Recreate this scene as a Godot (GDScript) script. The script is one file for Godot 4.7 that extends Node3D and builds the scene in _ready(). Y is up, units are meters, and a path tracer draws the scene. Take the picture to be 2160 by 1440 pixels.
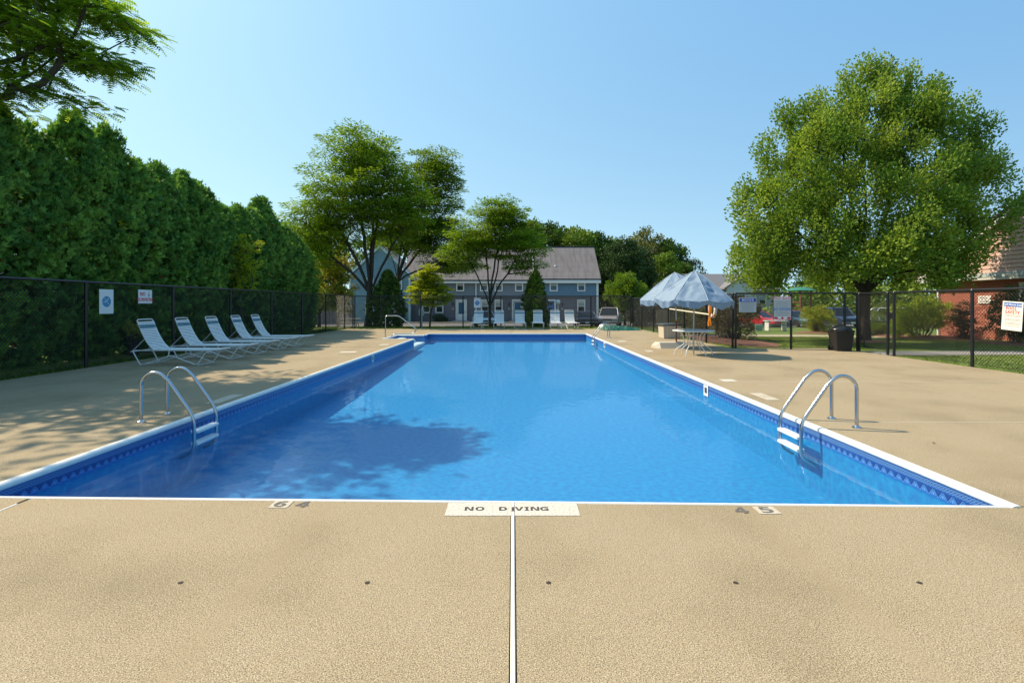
extends Node3D
# A community swimming pool: metres, y up, the camera stands at the near end looking along -z.

var rng := RandomNumberGenerator.new()
var taken := {}
var cache := {}

# ---------------------------------------------------------------- geometry
class Shape:
	var v := PackedVector3Array()
	var n := PackedVector3Array()
	var uv := PackedVector2Array()
	var ix := PackedInt32Array()

	func put(p: Vector3, nn: Vector3, t: Vector2) -> int:
		v.append(p); n.append(nn); uv.append(t)
		return v.size() - 1

	func tri(a: Vector3, b: Vector3, c: Vector3) -> void:   # counter-clockwise seen from outside
		var nn := (b - a).cross(c - a).normalized()
		var k := put(a, nn, Vector2(a.x, a.z))
		put(b, nn, Vector2(b.x, b.z)); put(c, nn, Vector2(c.x, c.z))
		ix.append_array(PackedInt32Array([k, k + 2, k + 1]))

	func quad(a: Vector3, b: Vector3, c: Vector3, d: Vector3, t := [Vector2(0, 1), Vector2(1, 1), Vector2(1, 0), Vector2(0, 0)]) -> void:
		var nn := (b - a).cross(d - a)
		if nn.length_squared() < 1e-14:
			nn = (c - b).cross(d - b)
		nn = nn.normalized()
		var k := put(a, nn, t[0])
		put(b, nn, t[1]); put(c, nn, t[2]); put(d, nn, t[3])
		ix.append_array(PackedInt32Array([k, k + 2, k + 1, k, k + 3, k + 2]))

	func box(c: Vector3, s: Vector3, bev := 0.0, b := Basis()) -> void:
		var h := s / 2
		var e := minf(bev, minf(h.x, minf(h.y, h.z)) * 0.9)
		for ax in 3:
			for sg in [-1.0, 1.0]:
				var u := Vector3.ZERO; var w := Vector3.ZERO; var o := Vector3.ZERO
				o[ax] = h[ax] * sg
				u[(ax + 1) % 3] = h[(ax + 1) % 3] - e
				w[(ax + 2) % 3] = h[(ax + 2) % 3] - e
				if sg < 0:
					var t := u; u = w; w = t
				quad(c + b * (o - u - w), c + b * (o + u - w), c + b * (o + u + w), c + b * (o - u + w))
		if e <= 0.0:
			return
		for ax in 3:                                    # edges along ax
			var a1 := (ax + 1) % 3
			var a2 := (ax + 2) % 3
			for s1 in [-1.0, 1.0]:
				for s2 in [-1.0, 1.0]:
					var p := Vector3.ZERO; var q := Vector3.ZERO; var l := Vector3.ZERO
					p[a1] = s1 * h[a1]; p[a2] = s2 * (h[a2] - e)
					q[a1] = s1 * (h[a1] - e); q[a2] = s2 * h[a2]
					l[ax] = h[ax] - e
					_edge(c, b, p, q, l)
		for sx in [-1.0, 1.0]:
			for sy in [-1.0, 1.0]:
				for sz in [-1.0, 1.0]:
					var p := Vector3(sx * h.x, sy * (h.y - e), sz * (h.z - e))
					var q := Vector3(sx * (h.x - e), sy * h.y, sz * (h.z - e))
					var r := Vector3(sx * (h.x - e), sy * (h.y - e), sz * h.z)
					if sx * sy * sz > 0:
						tri(c + b * p, c + b * q, c + b * r)
					else:
						tri(c + b * p, c + b * r, c + b * q)

	func _edge(c: Vector3, b: Basis, p: Vector3, q: Vector3, l: Vector3) -> void:
		if (2 * l).cross(q - p).dot(p + q) > 0:
			quad(c + b * (p - l), c + b * (p + l), c + b * (q + l), c + b * (q - l))
		else:
			quad(c + b * (p - l), c + b * (q - l), c + b * (q + l), c + b * (p + l))

	func tube(pts: Array, rad, sides := 8, caps := true) -> void:
		var k := pts.size()
		var side := Vector3.ZERO
		var first := v.size()
		for i in k:
			var d: Vector3 = (pts[mini(i + 1, k - 1)] - pts[maxi(i - 1, 0)]).normalized()
			if i == 0:
				side = d.cross(Vector3.UP if absf(d.y) < 0.9 else Vector3.RIGHT).normalized()
			else:
				side = (side - d * side.dot(d)).normalized()
			var up := side.cross(d)
			var r: float = rad[i] if rad is Array else rad
			for j in sides:
				var a := TAU * j / sides
				var o := side * cos(a) + up * sin(a)
				put(pts[i] + o * r, o, Vector2(float(j) / sides, float(i)))
		for i in k - 1:
			for j in sides:
				var a := first + i * sides + j
				var b := first + i * sides + (j + 1) % sides
				ix.append_array(PackedInt32Array([a, b, b + sides, a, b + sides, a + sides]))
		if caps:
			for e in 2:
				var row := first + (k - 1) * sides * e
				var d: Vector3 = (pts[1] - pts[0]).normalized() * -1.0 if e == 0 else (pts[k - 1] - pts[k - 2]).normalized()
				var m := put(pts[(k - 1) * e], d, Vector2.ZERO)
				var ring := []
				for j in sides:
					ring.append(put(v[row + j], d, Vector2.ZERO))
				for j in sides:
					var x: int = ring[j]
					var y: int = ring[(j + 1) % sides]
					if e == 0: ix.append_array(PackedInt32Array([m, y, x]))
					else: ix.append_array(PackedInt32Array([m, x, y]))

	func lathe(prof: Array, sides := 16, at := Vector3.ZERO, b := Basis()) -> void:   # Vector2(radius, height) listed upwards along the outside
		var k := prof.size()
		for i in k - 1:
			var p: Vector2 = prof[i]
			var q: Vector2 = prof[i + 1]
			var d := (q - p).normalized()
			var first := v.size()
			for j in sides + 1:
				var a := TAU * j / sides
				var o := Vector3(cos(a), 0, -sin(a))
				var nn := b * (o * d.y - Vector3.UP * d.x).normalized()
				put(at + b * (o * p.x + Vector3.UP * p.y), nn, Vector2(float(j) / sides, p.y))
				put(at + b * (o * q.x + Vector3.UP * q.y), nn, Vector2(float(j) / sides, q.y))
			for j in sides:
				var s := first + j * 2
				ix.append_array(PackedInt32Array([s, s + 3, s + 2, s, s + 1, s + 3]))

	func prism(poly: PackedVector2Array, o: Vector3, ux: Vector3, uy: Vector3, depth: Vector3) -> void:   # a flat outline pushed along depth
		var t := Geometry2D.triangulate_polygon(poly)
		var ahead := ux.cross(uy).dot(depth) > 0
		for e in 2:
			for i in range(0, t.size(), 3):
				var p := []
				for j in 3:
					var q := poly[t[i + j]]
					p.append(o + ux * q.x + uy * q.y + depth * e)
				var nn: Vector3 = (p[1] - p[0]).cross(p[2] - p[0])
				if (nn.dot(depth) > 0) == (e == 1): tri(p[0], p[1], p[2])
				else: tri(p[0], p[2], p[1])
		var cw := Geometry2D.is_polygon_clockwise(poly)
		for i in poly.size():
			var a := o + ux * poly[i].x + uy * poly[i].y
			var q := poly[(i + 1) % poly.size()]
			var b := o + ux * q.x + uy * q.y
			if cw != ahead: quad(a, b, b + depth, a + depth)
			else: quad(a, a + depth, b + depth, b)

	func loft(rings: Array, smooth := false) -> void:      # rings of equally many points, counter-clockwise seen from the far end
		var m: int = rings[0].size()
		for i in rings.size() - 1:
			for j in m:
				var k := (j + 1) % m
				quad(rings[i][j], rings[i][k], rings[i + 1][k], rings[i + 1][j])
		for e in [0, rings.size() - 1]:
			for j in range(1, m - 1):
				if e == 0: tri(rings[0][0], rings[0][j + 1], rings[0][j])
				else: tri(rings[e][0], rings[e][j], rings[e][j + 1])
		if smooth: soften()

	func soften() -> void:                                # one normal per place
		var sum := {}
		for i in v.size():
			var key := Vector3i((v[i] * 2000.0).round())
			sum[key] = sum.get(key, Vector3.ZERO) + n[i]
		for i in v.size():
			n[i] = (sum[Vector3i((v[i] * 2000.0).round())] as Vector3).normalized()

	func mesh() -> ArrayMesh:
		var a := []
		a.resize(Mesh.ARRAY_MAX)
		a[Mesh.ARRAY_VERTEX] = v; a[Mesh.ARRAY_NORMAL] = n; a[Mesh.ARRAY_TEX_UV] = uv; a[Mesh.ARRAY_INDEX] = ix
		var m := ArrayMesh.new()
		m.add_surface_from_arrays(Mesh.PRIMITIVE_TRIANGLES, a)
		return m

# leaves: folded diamonds with a tone each, no shared vertices
class Leaves:
	var v := PackedVector3Array()
	var c := PackedColorArray()
	var ix := PackedInt32Array()

	func leaf(p: Vector3, dir: Vector3, side: Vector3, l: float, w: float, col: Color, drop := 0.0) -> void:
		var k := v.size()
		var m := p + dir * l * 0.45
		var nn := dir.cross(side)
		v.append(p); v.append(m - side * w - nn * w * 0.35); v.append(p + dir * l - Vector3(0, drop, 0)); v.append(m + side * w - nn * w * 0.35)
		c.append(col); c.append(col); c.append(col); c.append(col)
		ix.append(k); ix.append(k + 1); ix.append(k + 2); ix.append(k); ix.append(k + 2); ix.append(k + 3)

	func blade(a: Vector3, b: Vector3, t: Vector3, col: Color) -> void:
		var k := v.size()
		v.append(a); v.append(b); v.append(t)
		c.append(col); c.append(col); c.append(col)
		ix.append(k); ix.append(k + 1); ix.append(k + 2)

	func mesh() -> ArrayMesh:
		var a := []
		a.resize(Mesh.ARRAY_MAX)
		a[Mesh.ARRAY_VERTEX] = v; a[Mesh.ARRAY_COLOR] = c; a[Mesh.ARRAY_INDEX] = ix
		var m := ArrayMesh.new()
		m.add_surface_from_arrays(Mesh.PRIMITIVE_TRIANGLES, a)
		return m

# ---------------------------------------------------------------- naming
func numbered(called: String) -> String:
	var k: int = taken.get(called, 0)
	taken[called] = k + 1
	return called if k == 0 else "%s_%03d" % [called, k]

func tag(o: Node3D, label: String, category: String, group := "") -> Node3D:
	o.set_meta("label", label)
	o.set_meta("category", category)
	if group: o.set_meta("group", group)
	return o

func thing(called: String, label: String, category: String, at := Vector3.ZERO, turn := 0.0, group := "") -> Node3D:
	var o := Node3D.new()
	o.name = numbered(called)
	add_child(o)
	o.position = at
	o.rotation.y = turn
	return tag(o, label, category, group)

func part(called: String, mesh: Mesh, m: Material, parent: Node3D, at := Vector3.ZERO, b := Basis()) -> MeshInstance3D:
	var o := MeshInstance3D.new()
	o.name = numbered(called) if parent == self else called
	o.mesh = mesh
	o.material_override = m
	o.transform = Transform3D(b, at)
	parent.add_child(o, true)
	return o

func struct(called: String, mesh: Mesh, m: Material, at := Vector3.ZERO) -> MeshInstance3D:
	var o := part(called, mesh, m, self, at)
	o.set_meta("kind", "structure")
	return o

func copy(o: Node3D, called: String, label: String, at: Vector3, turn := 0.0, size := 1.0) -> Node3D:
	var r: Node3D = o.duplicate()
	r.name = numbered(called)
	add_child(r)
	r.position = at
	r.rotation.y = turn
	r.scale = Vector3.ONE * size
	r.set_meta("label", label)
	return r

func one_box(s: Vector3, bev := 0.0) -> ArrayMesh:
	var key := ["box", s, bev]
	if not cache.has(key):
		var sh := Shape.new()
		sh.box(Vector3.ZERO, s, bev)
		cache[key] = sh.mesh()
	return cache[key]

# ---------------------------------------------------------------- materials (colours given as linear base colours)
func mat(r: float, g: float, b: float, rough := 0.6, metal := 0.0) -> StandardMaterial3D:
	var key := ["mat", r, g, b, rough, metal]
	if not cache.has(key):
		var m := StandardMaterial3D.new()
		m.albedo_color = Color(r, g, b).linear_to_srgb()
		m.roughness = rough
		m.metallic = metal
		cache[key] = m
	return cache[key]

func ramp(stops: Array) -> Gradient:          # [offset, linear colour] pairs
	var g := Gradient.new()
	var off := PackedFloat32Array()
	var col := PackedColorArray()
	for s in stops:
		off.append(s[0])
		col.append((s[1] as Color).linear_to_srgb())
	g.offsets = off
	g.colors = col
	return g

func noise_tex(size: int, freq: float, stops: Array, sd := 1, oct := 4, kind := FastNoiseLite.TYPE_SIMPLEX_SMOOTH, normal := 0.0) -> NoiseTexture2D:
	var f := FastNoiseLite.new()
	f.seed = sd
	f.noise_type = kind
	f.frequency = freq
	f.fractal_octaves = oct
	var t := NoiseTexture2D.new()
	t.width = size
	t.height = size
	t.seamless = true
	t.normalize = true
	t.noise = f
	if normal > 0.0:
		t.as_normal_map = true
		t.bump_strength = normal
	elif stops.size():
		t.color_ramp = ramp(stops)
	return t

func noisy(c0: Color, c1: Color, size_m: float, freq: float, rough: float, sd := 3, relief := 0.0, oct := 5) -> StandardMaterial3D:
	var m := StandardMaterial3D.new()
	m.albedo_texture = noise_tex(512, freq, [[0.0, c0], [0.5, c0.lerp(c1, 0.5)], [1.0, c1]], sd, oct)
	m.uv1_triplanar = true
	m.uv1_world_triplanar = true
	m.uv1_scale = Vector3.ONE / size_m
	m.roughness = rough
	if relief > 0.0:
		m.heightmap_enabled = true
		m.heightmap_texture = m.albedo_texture
		m.heightmap_scale = relief
	return m

func leafy(back := 0.5, rough := 0.55) -> StandardMaterial3D:
	var key := ["leafy", back, rough]
	if not cache.has(key):
		var m := StandardMaterial3D.new()
		m.vertex_color_use_as_albedo = true
		m.roughness = rough
		m.metallic_specular = 0.35
		m.backlight_enabled = true
		m.backlight = Color(back, back, back * 0.6).linear_to_srgb()
		m.cull_mode = BaseMaterial3D.CULL_DISABLED
		cache[key] = m
	return cache[key]

func lettering(parent: Node3D, called: String, words: String, high: float, m: Material, at: Vector3, b := Basis(), bold := true, deep := 0.002) -> void:
	var t := TextMesh.new()
	var f := SystemFont.new()
	f.font_names = PackedStringArray(["Droid Sans"])
	if bold: f.font_weight = 700
	t.font = f
	t.text = words
	t.font_size = 32
	t.pixel_size = high / 23.0
	t.depth = deep
	t.curve_step = 2.0
	part(called, t, m, parent, at, b)

func rnd(a: float, b: float) -> float:
	return rng.randf_range(a, b)

func rdir() -> Vector3:
	var z := rng.randf_range(-1, 1)
	var a := rng.randf() * TAU
	var s := sqrt(1 - z * z)
	return Vector3(s * cos(a), z, s * sin(a))

func tone(a: Color, b: Color) -> Color:
	return a.lerp(b, rng.randf()) * rng.randf_range(0.8, 1.2)

# ---------------------------------------------------------------- the place
const WATER := -0.205
const PL := -4.26        # pool sides, ends and the step recess
const PR := 3.70
const PF := -25.95
const R0 := -22.0
const R1 := -24.8
const RX := -5.6
const FLOOR := -0.85
const SHALLOW := -0.42
const SUN := Vector3(-0.60, 0.68, -0.215)

func near_edge(x: float) -> float:
	return -(3.895 - 0.0248 * x)

func depth(z: float) -> float:           # the floor rises towards the step end
	return lerpf(FLOOR, SHALLOW, clampf((-z - 3.7) / 22.3, 0.0, 1.0))

func _ready() -> void:
	rng.seed = 20240611
	var cam := Camera3D.new()
	cam.name = "camera"
	cam.projection = Camera3D.PROJECTION_FRUSTUM
	cam.near = 0.1
	cam.far = 800.0
	cam.size = 0.1 * 1440.0 / 1080.0
	cam.frustum_offset = Vector2(-2.0, -79.0) * 0.1 / 1080.0
	cam.position = Vector3(0, 1.5, 0)
	add_child(cam)
	cam.current = true
	var env := Environment.new()
	env.background_mode = Environment.BG_SKY
	env.sky = Sky.new()
	env.sky.sky_material = sky()
	env.tonemap_mode = Environment.TONE_MAPPER_LINEAR
	env.tonemap_exposure = 1.58
	env.sdfgi_enabled = true
	env.ssao_enabled = true
	env.ssil_enabled = true
	var we := WorldEnvironment.new()
	we.name = "world"
	we.environment = env
	add_child(we)
	var sun := DirectionalLight3D.new()
	sun.name = "sun"
	sun.light_energy = 1.45
	sun.light_color = Color(1.0, 0.92, 0.80)
	sun.light_angular_distance = 0.5
	sun.shadow_enabled = true
	add_child(sun)
	sun.look_at_from_position(SUN * 50.0, Vector3.ZERO)

	ground()
	deck()
	pool()
	fences()
	house()
	brick_building()
	far_house()
	hedge()
	trees()
	shrubs()
	grass()
	loungers()
	pool_fittings()
	umbrellas()
	signs()
	cars()
	small_things()

func sky() -> Material:
	var w := 512
	var h := 256
	var im := Image.create(w, h, false, Image.FORMAT_RGBF)
	var s := SUN.normalized()
	for j in h:
		var up := (0.5 - (j + 0.5) / h) * PI
		for i in w:
			var az := (i + 0.5) / w * TAU
			var d := Vector3(sin(az) * cos(up), sin(up), -cos(az) * cos(up))
			im.set_pixel(i, j, air(d, s))
	var m := PanoramaSkyMaterial.new()
	m.panorama = ImageTexture.create_from_image(im)
	m.energy_multiplier = 0.70
	return m

func air(d: Vector3, s: Vector3) -> Color:
	var e := maxf(d.y, 0.0)
	var low := exp(-e * 4.2)
	var c := Vector3(0.10, 0.32, 0.67).lerp(Vector3(0.50, 0.76, 0.88), low)
	var near := clampf(d.dot(s) * 0.5 + 0.5, 0.0, 1.0)
	c += Vector3(0.66, 0.84, 0.68) * pow(near, 3.2) * (0.45 + 0.55 * low)
	c += Vector3(0.6, 0.55, 0.45) * pow(near, 20.0)
	if d.y < 0.0:
		c = c.lerp(Vector3(0.25, 0.26, 0.22), clampf(-d.y * 8.0, 0, 1))
	return Color(c.x, c.y, c.z)

# ---------------------------------------------------------------- ground
func land(x: float, z: float) -> float:
	var d := -z
	var y := -0.03
	if x > 10.0:
		y -= 0.47 * smoothstep(25.0, 38.0, d)
	else:
		y -= 0.47 * smoothstep(32.5, 42.0, d)
	return y

func sheet(pts: Array, lift: float, step := 1.5) -> ArrayMesh:     # a strip that follows the ground: [left point, right point] pairs as Vector2(x, z)
	var sh := Shape.new()
	for i in pts.size() - 1:
		var k := maxi(1, int(ceil((pts[i + 1][0] as Vector2).distance_to(pts[i][0]) / step)))
		for j in k:
			var q := []
			for t in [float(j) / k, float(j + 1) / k]:
				for s in 2:
					var p: Vector2 = (pts[i][s] as Vector2).lerp(pts[i + 1][s], t)
					q.append(Vector3(p.x, land(p.x, p.y) + lift, p.y))
			if (q[1] - q[0]).cross(q[2] - q[0]).y > 0: sh.quad(q[0], q[1], q[3], q[2])
			else: sh.quad(q[0], q[2], q[3], q[1])
	sh.soften()
	return sh.mesh()

func lawn_material() -> StandardMaterial3D:
	var m := noisy(Color(0.075, 0.135, 0.014), Color(0.20, 0.265, 0.034), 5.0, 0.02, 0.95, 11, 2.0)
	m.detail_enabled = true
	m.detail_blend_mode = BaseMaterial3D.BLEND_MODE_MUL
	m.detail_albedo = noise_tex(512, 0.01, [[0.2, Color(0.75, 0.72, 0.6)], [0.8, Color(1, 1, 1)]], 77, 4)
	m.detail_uv_layer = BaseMaterial3D.DETAIL_UV_2
	m.uv2_triplanar = true
	m.uv2_world_triplanar = true
	m.uv2_scale = Vector3.ONE / 23.0
	return m

func ground() -> void:
	var xs := [-160.0, -80.0, -50.0, -30.0, -20.0, -14.0, -12.0, -10.05, -6.0, -2.0, 2.0, 5.0, 7.5, 9.0, 10.0, 10.95, 13.0, 16.0, 20.0, 25.0, 32.0, 45.0, 70.0, 110.0, 160.0]
	var ds := [-40.0, -20.0, -10.0, -4.0, 4.0, 8.0, 12.0, 17.35, 20.0, 23.0, 25.0, 27.0, 29.0, 31.0, 32.5, 34.0, 36.0, 38.0, 40.0, 42.0, 46.0, 50.0, 60.0, 75.0, 95.0, 130.0, 200.0, 400.0]
	var sh := Shape.new()
	for i in xs.size() - 1:
		for j in ds.size() - 1:
			var x: float = (xs[i] + xs[i + 1]) / 2
			var d: float = (ds[j] + ds[j + 1]) / 2
			if x > -10.05 and d > -4.0 and ((x < 7.5 and d < 31.0) or (x < 10.95 and d < 17.35)):
				continue
			var p := []
			for q in [[i, j], [i + 1, j], [i + 1, j + 1], [i, j + 1]]:
				p.append(Vector3(xs[q[0]], land(xs[q[0]], -ds[q[1]]), -ds[q[1]]))
			sh.quad(p[0], p[1], p[2], p[3])
	sh.soften()
	struct("ground", sh.mesh(), lawn_material())
	var asphalt := noisy(Color(0.10, 0.098, 0.10), Color(0.17, 0.165, 0.165), 3.0, 0.03, 0.9, 21)
	struct("road", sheet([[Vector2(-60, -44.0), Vector2(-60, -53.0)], [Vector2(85, -44.0), Vector2(85, -53.0)]], 0.006, 6.0), asphalt)
	var pale := noisy(Color(0.40, 0.33, 0.25), Color(0.50, 0.42, 0.32), 2.0, 0.02, 0.9, 22)
	struct("path", sheet([[Vector2(7.7, -24.1), Vector2(7.7, -25.6)], [Vector2(14.5, -23.8), Vector2(14.8, -25.2)], [Vector2(18.0, -22.6), Vector2(18.6, -23.8)], [Vector2(20.1, -19.6), Vector2(20.4, -20.6)], [Vector2(24, -17.6), Vector2(24.4, -18.4)]], 0.008), pale)
	struct("path", sheet([[Vector2(11.1, -15.2), Vector2(11.1, -16.5)], [Vector2(17.0, -15.4), Vector2(17.0, -16.5)], [Vector2(24, -16.0), Vector2(24, -17.0)]], 0.012), noisy(Color(0.22, 0.21, 0.20), Color(0.32, 0.30, 0.28), 2.0, 0.02, 0.9, 23))
	struct("pavement", sheet([[Vector2(-24, -54.6), Vector2(-24, -55.8)], [Vector2(10, -54.6), Vector2(10, -55.8)]], 0.01, 6.0), pale)
	var kerb := Shape.new()
	kerb.box(Vector3(10, -0.45, -43.9), Vector3(150, 0.14, 0.16), 0.02)
	kerb.box(Vector3(10, -0.45, -53.1), Vector3(150, 0.14, 0.16), 0.02)
	struct("kerb", kerb.mesh(), pale)

func concrete() -> StandardMaterial3D:
	var m := StandardMaterial3D.new()
	# broom-free concrete with fine aggregate: a grain of a few millimetres
	var f := FastNoiseLite.new()
	f.seed = 5
	f.frequency = 0.42
	f.fractal_octaves = 2
	f.noise_type = FastNoiseLite.TYPE_SIMPLEX
	var t := NoiseTexture2D.new()
	t.width = 1024; t.height = 1024; t.seamless = true; t.noise = f
	t.color_ramp = ramp([[0.0, Color(0.03, 0.023, 0.017)], [0.2, Color(0.12, 0.095, 0.062)], [0.36, Color(0.275, 0.219, 0.138)], [0.62, Color(0.365, 0.293, 0.185)], [0.82, Color(0.57, 0.49, 0.335)], [1.0, Color(0.78, 0.72, 0.56)]])
	m.albedo_texture = t
	m.uv1_triplanar = true
	m.uv1_world_triplanar = true
	m.uv1_scale = Vector3.ONE / 3.1
	m.detail_enabled = true
	m.detail_blend_mode = BaseMaterial3D.BLEND_MODE_MUL
	m.detail_albedo = noise_tex(1024, 0.006, [[0.0, Color(0.76, 0.76, 0.74)], [0.3, Color(0.89, 0.885, 0.86)], [0.5, Color(0.97, 0.965, 0.95)], [0.75, Color(1, 1, 1)], [1.0, Color(0.96, 0.90, 0.80)]], 9, 6)
	m.detail_uv_layer = BaseMaterial3D.DETAIL_UV_2
	m.uv2_triplanar = true
	m.uv2_world_triplanar = true
	m.uv2_scale = Vector3.ONE / 11.0
	m.roughness = 0.88
	m.metallic_specular = 0.3
	return m

func deck() -> void:
	var m := concrete()
	var root := Node3D.new()
	root.name = "pool_deck"
	add_child(root)
	root.set_meta("kind", "structure")
	var g := 0.006                    # half a joint
	var slab := func(poly: Array, called := "slab") -> void:
		var pts := PackedVector2Array(poly)
		var grown := Geometry2D.offset_polygon(pts, -g, Geometry2D.JOIN_MITER)
		var sh := Shape.new()
		sh.prism(grown[0], Vector3(0, -0.14, 0), Vector3.RIGHT, Vector3.BACK, Vector3(0, 0.14, 0))
		part(called, sh.mesh(), m, root)
	var rect := func(x0: float, x1: float, d0: float, d1: float) -> void:
		slab.call([Vector2(x0, -d0), Vector2(x1, -d0), Vector2(x1, -d1), Vector2(x0, -d1)])
	var c := 0.05                     # the coping lies between the slabs and the water
	# near end: two slabs meet at the pale centre joint, more on either side
	for s in [[-3.72, -0.011], [0.011, 3.72]]:
		slab.call([Vector2(s[0], 4.0), Vector2(s[1], 4.0), Vector2(s[1], near_edge(s[1]) + 0.03), Vector2(s[0], near_edge(s[0]) + 0.03)])
	slab.call([Vector2(3.72, 4.0), Vector2(7.45, 4.0), Vector2(7.45, -3.79), Vector2(3.72, -3.79)])
	rect.call(7.45, 10.95, -4.0, 3.79)
	slab.call([Vector2(-7.1, 4.0), Vector2(-3.74, 4.0), Vector2(-3.74, near_edge(-3.74) + 0.03), Vector2(-4.3, -4.0), Vector2(-7.1, -4.0)])
	rect.call(-10.05, -7.1, -4.0, 4.0)
	# right side
	var cuts := [3.79, 6.5, 9.9, 13.4, 17.35, 20.9, 24.4, 27.6, 31.0]
	for i in cuts.size() - 1:
		var d0: float = cuts[i]
		var d1: float = cuts[i + 1]
		if d1 < 25.0: rect.call(PR + c, 7.45, d0, d1)
		if d1 < 17.5: rect.call(7.45, 10.95, d0, d1)
	rect.call(PR + c, 7.5, 24.4, 25.95 + c)
	# left side
	cuts = [4.0, 7.2, 10.6, 14.2, 18.0, 22.0 - c]
	for i in cuts.size() - 1:
		rect.call(-10.05, -7.1, cuts[i], cuts[i + 1])
		rect.call(-7.1, PL - c, cuts[i], cuts[i + 1])
	rect.call(-10.05, RX - c, 22.0 - c, 24.8 + c)
	rect.call(-10.05, PL - c, 24.8 + c, 25.95 + c)
	for x in [[-10.05, -7.1], [-7.1, -3.6], [-3.6, -0.1], [-0.1, 3.6], [3.6, 7.5]]:
		rect.call(x[0], x[1], 25.95 + c, 28.5)
		rect.call(x[0], x[1], 28.5, 31.0)
	# what shows in the joints
	var bed := Shape.new()
	for b in [[-10.0, 10.9, -3.9, 3.7], [-10.0, PL - 0.12, 3.7, 21.8], [-10.0, RX - 0.12, 21.8, 24.9], [-10.0, PL - 0.12, 24.9, 26.1], [-10.0, 7.45, 26.1, 30.9], [PR + 0.12, 7.45, 3.7, 26.1], [7.45, 10.9, 3.7, 17.3]]:
		bed.box(Vector3((b[0] + b[1]) / 2.0, -0.05, -(b[2] + b[3]) / 2.0), Vector3(b[1] - b[0], 0.06, b[3] - b[2]))
	part("joint_bed", bed.mesh(), mat(0.12, 0.10, 0.075, 0.95), root)
	var pale := noisy(Color(0.62, 0.58, 0.50), Color(0.80, 0.77, 0.70), 0.7, 0.02, 0.6, 31)
	var strip := Shape.new()
	strip.box(Vector3(0, -0.006, -1.95 + 2.0), Vector3(0.022, 0.018, 7.85), 0.004)
	part("joint_strip", strip.mesh(), pale, root)
	strip = Shape.new()
	strip.box(Vector3(-3.73, -0.006, 0.0), Vector3(0.02, 0.016, 7.7), 0.004)
	part("joint_strip", strip.mesh(), pale, root)
	strip = Shape.new()
	strip.box(Vector3(7.4, -0.004, -9.9), Vector3(7.0, 0.012, 0.014))
	part("joint_strip", strip.mesh(), mat(0.55, 0.50, 0.40, 0.8), root)
	strip = Shape.new()
	strip.box(Vector3(7.4, -0.004, -6.5), Vector3(7.0, 0.012, 0.013))
	part("joint_strip", strip.mesh(), mat(0.50, 0.45, 0.36, 0.8), root)
	# old anchor holes in a row across the near slabs
	for x in [-1.79, -0.784, 0.192, 1.2, 2.19]:
		var s := Shape.new()
		s.lathe([Vector2(0.014, 0.0), Vector2(0.014, 0.002), Vector2(0.010, 0.0025), Vector2(0.0, 0.002)], 10)
		part("anchor_hole", s.mesh(), mat(0.035, 0.026, 0.02, 0.9), root, Vector3(x, 0, -2.755))
	# painted markings
	var worn := noisy(Color(0.36, 0.32, 0.25), Color(0.70, 0.67, 0.60), 0.45, 0.035, 0.85, 33)
	var faded := noisy(Color(0.30, 0.245, 0.155), Color(0.62, 0.58, 0.50), 0.3, 0.035, 0.85, 34)
	var ink := mat(0.055, 0.05, 0.045, 0.9)
	var grey_ink := mat(0.11, 0.10, 0.09, 0.9)
	var patch := func(called: String, p: Vector2, s: Vector2, mm: Material) -> MeshInstance3D:
		return part(called, one_box(Vector3(s.x, 0.004, s.y)), mm, root, Vector3(p.x, 0.002, -p.y))
	var flat := Basis(Vector3.RIGHT, -PI / 2)
	var nd: Node3D = patch.call("no_diving_panel", Vector2(-0.247, 3.74), Vector2(0.475, 0.235), worn)
	for q in [["N", -0.075], ["O", 0.005], ["D", 0.171]]:
		lettering(nd, "stencil_letter", q[0], 0.066, ink, Vector3(q[1], 0.003, 0.0), flat * Basis.from_scale(Vector3(1.1, 1, 1)))
	nd = patch.call("no_diving_panel", Vector2(0.245, 3.74), Vector2(0.465, 0.235), worn)
	for q in [["V", -0.2], ["I", -0.145], ["N", -0.086], ["G", -0.016]]:
		lettering(nd, "stencil_letter", q[0], 0.066, ink, Vector3(q[1], 0.003, 0.0), flat * Basis.from_scale(Vector3(1.1, 1, 1)))
	nd = patch.call("stencil_mark", Vector2(0.0, 3.735), Vector2(0.018, 0.07), ink)
	nd.position.y = 0.0045
	nd = patch.call("depth_marking", Vector2(-1.735, 3.83), Vector2(0.14, 0.13), faded)
	lettering(nd, "depth_number", "6", 0.10, grey_ink, Vector3(0.0, 0.003, 0.0), flat * Basis.from_scale(Vector3(1.35, 1, 1)))
	lettering(root, "depth_number", "4", 0.11, grey_ink, Vector3(-1.575, 0.002, -3.83), flat * Basis.from_scale(Vector3(1.2, 1, 1)))
	lettering(root, "depth_number", "4", 0.11, grey_ink, Vector3(1.655, 0.002, -3.72), flat * Basis.from_scale(Vector3(1.2, 1, 1)))
	nd = patch.call("depth_marking", Vector2(1.845, 3.72), Vector2(0.15, 0.13), faded)
	lettering(nd, "depth_number", "5", 0.10, grey_ink, Vector3(0.0, 0.003, 0.0), flat * Basis.from_scale(Vector3(1.35, 1, 1)))
	# worn depth boxes along both sides
	nd = patch.call("depth_marking", Vector2(4.08, 8.30), Vector2(0.20, 0.62), faded)
	lettering(nd, "depth_number", "FT", 0.13, mat(0.40, 0.33, 0.22, 0.9), Vector3(0, 0.003, 0.0), flat * Basis(Vector3.FORWARD, PI / 2), true)
	patch.call("depth_marking", Vector2(4.23, 10.05), Vector2(0.26, 0.26), worn)
	patch.call("depth_marking", Vector2(4.35, 16.3), Vector2(0.2, 0.5), faded)
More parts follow.
